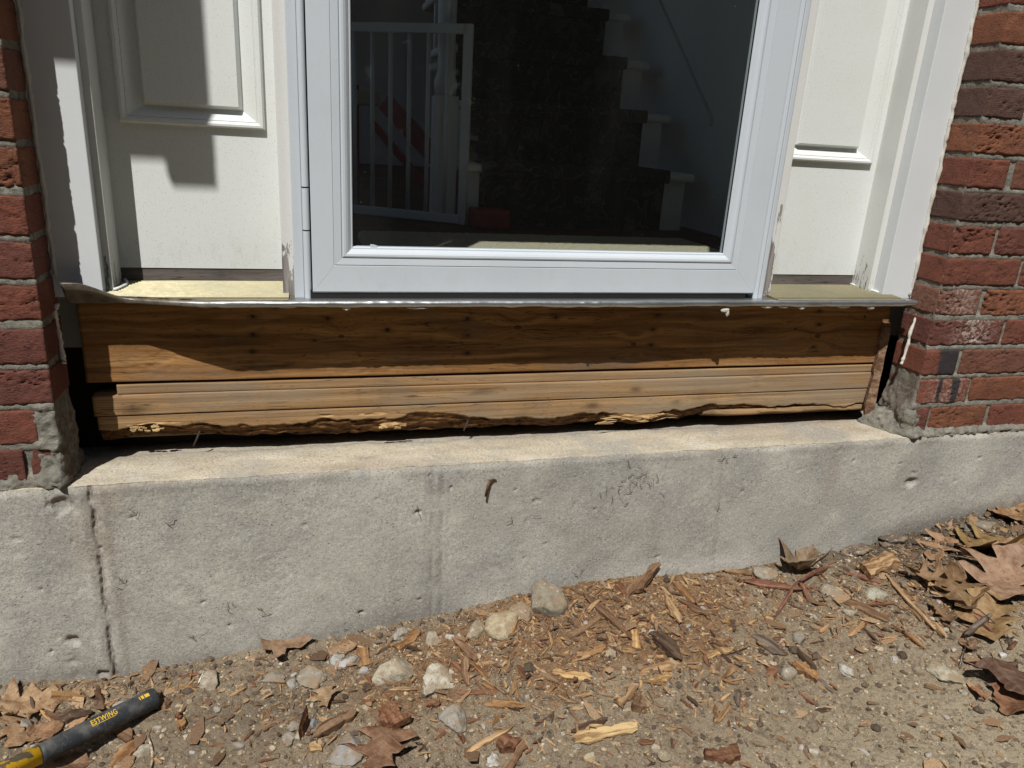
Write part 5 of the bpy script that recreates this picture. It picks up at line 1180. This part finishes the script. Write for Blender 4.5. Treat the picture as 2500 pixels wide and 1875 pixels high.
while n_ < 110:
    x, d = rs.uniform(-.15, 2.2), rs.uniform(.01, .60); y = -.012-d
    wgt = .25+.8*math.exp(-(((x-.46)/.14)**2+((d-.07)/.06)**2))+.5*math.exp(-(((x-1.75)/.3)**2+((d-.25)/.12)**2))+.3*(x < .5)
    if rs.rand() > wgt: continue
    o = bpy.data.objects.new('pebble', sproto[rs.randint(12)]); COL.objects.link(o); g = rs.uniform(.25, .42)
    o.color = (g, g*rs.uniform(.88, .97), g*rs.uniform(.72, .92), 1); a = rs.uniform(0, 6.28); sc = rs.uniform(.45, 1.05)
    place(o, (x, y, float(gz(x, y))), Vector((math.cos(a), math.sin(a), 0)), None, .0012); o.scale = (sc,)*3
    tag(o, '%s %s pebble %s, %s' % ('tiny' if sc < .62 else 'small' if sc < .85 else 'larger', 'dark grey-tan' if g < .28 else 'grey-tan' if g < .36 else 'pale grey-tan', zone(x, d), dist_w(d)), 'pebble', 'small pebbles in the dirt'); n_ += 1

# ------------------------------------------------------------------ fine litter, one mesh of each
def scatter(name, n, size, aspect, thick, dens, tones, mat_, lab, stone_=False, seed=1):
    r = np.random.RandomState(seed); x = r.uniform(-.3, 2.35, n*14); d = r.uniform(.0, .72, n*14)**1.0; y = -.013-d
    keep = r.rand(len(x)) < dens(x, d); x, y = x[keep][:n], y[keep][:n]; n = len(x)
    z = gz(x, y); a = r.uniform(0, 2*np.pi, n); z = z+(r.rand(n)**2)*.006*(size > .012); s = size*np.exp(r.normal(0, .45, n)); L = s; Wd = s*r.uniform(*aspect, n); T = np.minimum(Wd, s)*r.uniform(*thick, n)
    if stone_:
        base = np.array([(1, 0, 0), (-1, 0, 0), (0, 1, 0), (0, -1, 0), (0, 0, 1), (0, 0, -1), (.62, .62, .5), (-.62, .62, .45), (-.6, -.65, .5), (.62, -.6, .5), (.6, .6, -.5), (-.6, .6, -.5), (-.6, -.6, -.5), (.6, -.6, -.5)])*.5
        faces = np.array([(4, 0, 6), (4, 6, 2), (4, 2, 7), (4, 7, 1), (4, 1, 8), (4, 8, 3), (4, 3, 9), (4, 9, 0), (0, 10, 6), (6, 10, 2), (2, 11, 7), (7, 11, 1), (1, 12, 8), (8, 12, 3), (3, 13, 9), (9, 13, 0), (2, 10, 11), (1, 11, 12), (3, 12, 13), (0, 13, 10)])
    else:
        base = np.array([(-.5, -.3, -.5), (-.1, -.55, -.5), (.5, -.1, -.4), (.45, .3, -.5), (-.1, .5, -.5), (-.5, .35, -.4), (-.47, -.3, .4), (-.1, -.5, .5), (.5, -.1, .3), (.45, .25, .4), (-.1, .45, .6), (-.45, .3, .5)])
        faces = np.array([(0, 1, 7), (0, 7, 6), (1, 2, 8), (1, 8, 7), (2, 3, 9), (2, 9, 8), (3, 4, 10), (3, 10, 9), (4, 5, 11), (4, 11, 10), (5, 0, 6), (5, 6, 11), (6, 7, 10), (6, 10, 11), (7, 8, 9), (7, 9, 10)])
    nb_ = len(base); V = np.tile(base[None], (n, 1, 1))*(1+.22*r.normal(size=(n, nb_, 3)))
    V = V*np.stack([L, Wd, T], 1)[:, None, :]
    ti = r.normal(0, .30, n); V[:, :, 2] += V[:, :, 0]*np.tan(np.clip(ti, -.7, .7))[:, None]*(0.25 if stone_ else .8)
    c_, s_ = np.cos(a)[:, None], np.sin(a)[:, None]; X_ = V[:, :, 0]*c_-V[:, :, 1]*s_; Y_ = V[:, :, 0]*s_+V[:, :, 1]*c_
    Y_ = np.minimum(Y_+y[:, None], -.0125); V2 = np.stack([X_+x[:, None], Y_, V[:, :, 2]+(z+T*(.10 if stone_ else .28))[:, None]], -1).reshape(-1, 3)
    F = (faces[None]+(np.arange(n)*nb_)[:, None, None]).reshape(-1, 3)
    me = npmesh(name, V2, F, False); tc = np.array(tones)[r.randint(len(tones), size=n)]*r.uniform(.75, 1.2, (n, 1))
    ca = me.color_attributes.new('tone', 'FLOAT_COLOR', 'POINT'); ca.data.foreach_set('color', np.concatenate([np.repeat(np.clip(tc, 0, 1), nb_, 0), np.ones((n*nb_, 1))], 1).astype(np.float32).ravel())
    o = kind(link(name, me, mat_), 'stuff', lab); return o
def mat_tone(name, b=.4):
    k = M(name, .93, .12); a = k.n('ShaderNodeAttribute', attribute_name='tone').outputs['Color']
    c = k.mix(k.step(k.noise(420, 3, .6), .45, .7), a, k.mix(1, a, (.55, .5, .44), 'MULTIPLY')); return k.out(c, k.bump(k.noise(700, 3), b, .0012))
def dens_dust(x, d): return np.maximum.reduce([np.exp(-(((x-.98)/.38)**2+((d-.12)/.19)**2)), .75*np.exp(-(((x-.60)/.26)**2+((d-.13)/.11)**2)), .8*np.exp(-(((x-1.65)/.32)**2+((d-.16)/.11)**2)), .7*np.exp(-(((x-.02)/.16)**2+((d-.05)/.06)**2)), .05+0*x])
def dens_grav(x, d): return .22+.75*np.exp(-(((x-.46)/.18)**2+((d-.08)/.08)**2))+.45*np.exp(-(((x-1.75)/.35)**2+((d-.27)/.16)**2))
SPL, GRV = mat_tone('splinter_bits'), mat_tone('grit')
scatter('wood_splinters', 13000, .0062, (.10, .34), (.3, .8), dens_dust, [TONE[t] for t in ('rust', 'brown', 'orange', 'tan', 'brown', 'rust', 'orange', 'dark', 'tan')], SPL, 'fine rusty splinters and sawdust strewn below the wall', False, 3)
scatter('splinter_pile', 2200, .015, (.08, .24), (.35, .9), dens_dust, [TONE[t] for t in ('rust', 'brown', 'orange', 'tan', 'brown', 'brown', 'tan', 'dark', 'tan')], SPL, 'tangle of broken rotten wood splinters below the wall', False, 4)
scatter('gravel', 6500, .0032, (.6, .95), (.5, .9), dens_grav, [(.40, .36, .29), (.30, .26, .20), (.42, .37, .29), (.30, .24, .17), (.34, .28, .20), (.50, .46, .39)], GRV, 'coarse grit and tiny stones over the dirt', True, 5)
scatter('earth_crumbs', 15000, .0046, (.6, 1.0), (.5, 1.0), lambda x, d: .55+0*x, [(.27, .21, .145), (.34, .275, .19), (.22, .17, .115), (.40, .33, .235), (.16, .12, .08)], GRV, 'small crumbs of earth over the whole ground', True, 21)
scatter('soil_crumbs', 3800, .0075, (.6, 1.0), (.5, 1.0), lambda x, d: .10+.95*np.exp(-(((x-2.0)/.40)**2+((d-.06)/.12)**2))+.12*np.exp(-(((x-.32)/.2)**2+((d-.12)/.1)**2))+.25*np.exp(-(d/.02)**2), [(.09, .07, .052), (.13, .10, .075), (.17, .135, .10), (.21, .165, .12)], GRV, 'dark crumbly soil along the wall', True, 9)
scatter('leaf_litter', 520, .019, (.35, .8), (.02, .06), lambda x, d: .08+.8*np.exp(-(((x-1.95)/.3)**2+((d-.12)/.12)**2))+.5*np.exp(-(((x-.0)/.2)**2+((d-.08)/.08)**2)), [(.30, .19, .11), (.22, .14, .085), (.36, .25, .15), (.15, .095, .06)], SPL, 'broken bits of dry brown leaf', False, 12)
# thin roots, stems and a pale straw
def strand_on(pts, r0, col, name, label, cat, lift=.004, mat_=None):
    P_ = [Vector(on_ground(a, b, lift*(1+.5*math.sin(i*2.1)))) for i, (a, b) in enumerate(pts)]
    Q = []
    for a, b in zip(P_, P_[1:]): Q += [a.lerp(b, t) for t in (0, .33, .66)]
    Q.append(P_[-1]); o = link(name, tube(Q, [r0*(.6+.5*math.sin(math.pi*(i+.6)/(len(Q)+.4))) for i in range(len(Q))], 6), mat_ or CHIP); o.color = (*col, 1); return tag(o, label, cat)
strand_on([(362, 1800), (368, 1818), (372, 1838), (372, 1858), (366, 1880)], .0022, (.55, .47, .34), 'plant_stem', 'pale curved dry stem right of the hammer', 'stem')
strand_on([(498, 1638), (490, 1655), (484, 1668)], .0012, (.85, .83, .76), 'plant_stem', 'tiny white straw beside the tan stone', 'stem', .006)
strand_on([(1012, 1812), (1030, 1815), (1042, 1832), (1046, 1850), (1040, 1858)], .0012, (.08, .055, .04), 'leaf_stalk', 'dark curved stalk right of the large brown oak leaf', 'stalk', .008)
strand_on([(2330, 1470), (2390, 1488), (2440, 1530), (2470, 1582)], .0011, (.10, .07, .05), 'leaf_stalk', 'thin dark stalk running down the leaf heap', 'stalk', .03)
strand_on([(2360, 1570), (2352, 1600), (2345, 1632)], .0011, (.10, .07, .05), 'leaf_stalk', 'thin dark stalk standing by the tightly curled leaf', 'stalk', .012)
strand_on([(1768, 1600), (1800, 1590), (1830, 1578)], .0009, (.12, .09, .06), 'rootlet', 'fine dark rootlet on the sand by the yellow margin chip', 'root', .003)
# twigs and rootlets stuck to the face of the concrete
tw = [(1185, 1212), (1190, 1190), (1196, 1174), (1204, 1170), (1212, 1172)]
o = link('curved_twig', tube([on_y(a, b, FY-.010+.002*i) for i, (a, b) in enumerate(tw)], [.0022, .0026, .0026, .0018, .0012], 7), CHIP); o.color = (.16, .095, .05, 1)
tag(o, 'short hooked brown twig stuck to the upper middle of the concrete face', 'twig')
tv, tf = [], []
def add_tube(path, r):
    me = tube(path, r, 4); b0 = len(tv); tv.extend([v.co.copy() for v in me.vertices]); tf.extend([tuple(b0+i for i in p.vertices) for p in me.polygons]); bpy.data.meshes.remove(me)
spots = [(1510, 1195, 14, 40), (1570, 1180, 16, 40), (1545, 1160, 8, 40), (404, 1270, 2, 22), (1020, 1250, 2, 14), (480, 1555, 3, 16), (870, 1495, 2, 8), (330, 1250, 2, 26), (1750, 1240, 2, 14), (1245, 1265, 2, 10), (300, 1420, 4, 20), (1410, 1400, 3, 26), (560, 1480, 3, 12), (650, 1500, 3, 10), (1780, 1115, 4, 16), (1320, 1260, 1, 12)]
for (a, b, n_, rr) in spots:
    for _ in range(n_):
        x, y = a+rs.normal(0, rr*.6), b+rs.normal(0, rr*.35); ang = rs.uniform(0, 6.28); L = rs.uniform(8, 26); pts = []
        for i in range(5):
            pts.append(on_y(x, y, FY-.003-.003*rs.rand())); ang += rs.normal(0, .6); x += math.cos(ang)*L/4; y += math.sin(ang)*L/4
        add_tube(pts, rs.uniform(.00025, .0006))
me = mesh('rootlets', tv, tf); o = link('rootlets', me, mat_plain('dry_root', (.15, .12, .095), .9)); kind(o, 'stuff', 'fine dry rootlets clinging to the concrete face')
# pale splinters broken out under the rotted plate
for i in range(26):
    a = rs.uniform(0, 1); px_, py_ = 1455+a*215+rs.normal(0, 4), 1031-a*18+rs.uniform(-9, 6)
    p = on_y(px_, py_, .112-.012*rs.rand()); L = rs.uniform(.012, .040); o = link('splinter', chip_mesh(L, L*rs.uniform(.1, .22), L*.06, 900+i, 6), CHIP, frm)
    o.color = (*np.array(TONE['bright'])*rs.uniform(.75, 1.2), 1); o.location = p; o.rotation_euler = (rs.uniform(-.9, .2), rs.uniform(-.35, .15), rs.uniform(-.25, .25))
for i in range(20):
    px_, py_ = (rs.uniform(312, 405), 1046+rs.uniform(-7, 6)) if i < 14 else (rs.uniform(925, 985), 1040+rs.uniform(-4, 4))
    p = on_y(px_, py_, .113); L = rs.uniform(.006, .015); o = link('splinter', chip_mesh(L, L*rs.uniform(.25, .5), L*.3, 960+i, 5, 1, 0, True), CHIP, frm)
    o.color = (*np.array(TONE['bright'])*rs.uniform(.8, 1.25), 1); o.location = p; o.rotation_euler = (math.pi/2+rs.uniform(-.3, .3), rs.uniform(-.2, .2), 0)

# ------------------------------------------------------------------ bare woods across the yard, mirrored in the glass
BARK = mat_plain('grey_bark', (.075, .062, .052), .9, .1, 0, 20, .5, .4)
def bare_tree(seed, h, r0):
    r = np.random.RandomState(seed); tv.clear(); tf.clear()
    def limb(p, d, L, rad, dep):
        pts = [p.copy()]; rr = [rad]
        for i in range(4):
            d = (d+Vector(r.normal(0, .13, 3).tolist())+Vector((0, 0, .05))).normalized(); p = p+d*(L/4); pts.append(p.copy()); rr.append(rad*(1-.16*(i+1)))
            if dep < 4 and (i > 0 or dep > 0):
                for _ in range(2 if dep < 3 else 1):
                    s = Vector(r.normal(0, 1, 3).tolist()); s = (s-d*s.dot(d)).normalized(); limb(p, (d*.6+s*.75+Vector((0, 0, .18))).normalized(), L*r.uniform(.45, .66), rad*.45, dep+1)
        me = tube(pts, rr, 5 if dep < 2 else 3); b0 = len(tv); tv.extend([v.co.copy() for v in me.vertices]); tf.extend([tuple(b0+i for i in q.vertices) for q in me.polygons]); bpy.data.meshes.remove(me)
    limb(Vector((0, 0, 0)), Vector((0, 0, 1)), h*.62, r0, 0)
    return tv[:], tf[:]
tp = []
for i in range(3):
    v, f = bare_tree(40+i, 9.0, .16); tp.append(mesh('limbs', v, f)); tp[-1].materials.append(BARK)
for i in range(22):
    x = -11+i*1.12+rs.uniform(-.4, .4); y = -8.5-rs.uniform(0, 4.5)
    o = bpy.data.objects.new('bare_tree', tp[i % 3]); COL.objects.link(o); o.location = (x, y, -.8); o.rotation_euler = (0, 0, rs.uniform(0, 6.28)); o.scale = (1, 1, rs.uniform(.8, 1.1))
    tag(o, 'leafless dark tree of the woods mirrored in the door glass', 'tree', 'bare trees mirrored in the glass')
v, f = [], []
for i in range(15000):
    c = Vector((rs.uniform(-45, 45), rs.uniform(-20, -11), 0)); c.z = -.8+rs.uniform(0, 12.5)*(.75+.25*math.sin(c.x*.7)); s = rs.uniform(.3, .9); b0 = len(v)
    n = Vector(rs.normal(0, 1, 3).tolist()).normalized(); a = n.orthogonal().normalized()*s; b = n.cross(a)
    v += [c+a, c+b*.6, c-a, c-b*.6]; f.append((b0, b0+1, b0+2, b0+3))
kind(link('woods', mesh('woods', v, f), mat_plain('sky_block_woods', (.022, .032, .016), .9, .1, 0, 2, .1, .4)), 'stuff', 'dark dense woods added behind the bare trees to block low sky')  # tree backdrop made tall and dense to cut sky fill and darken the reflection
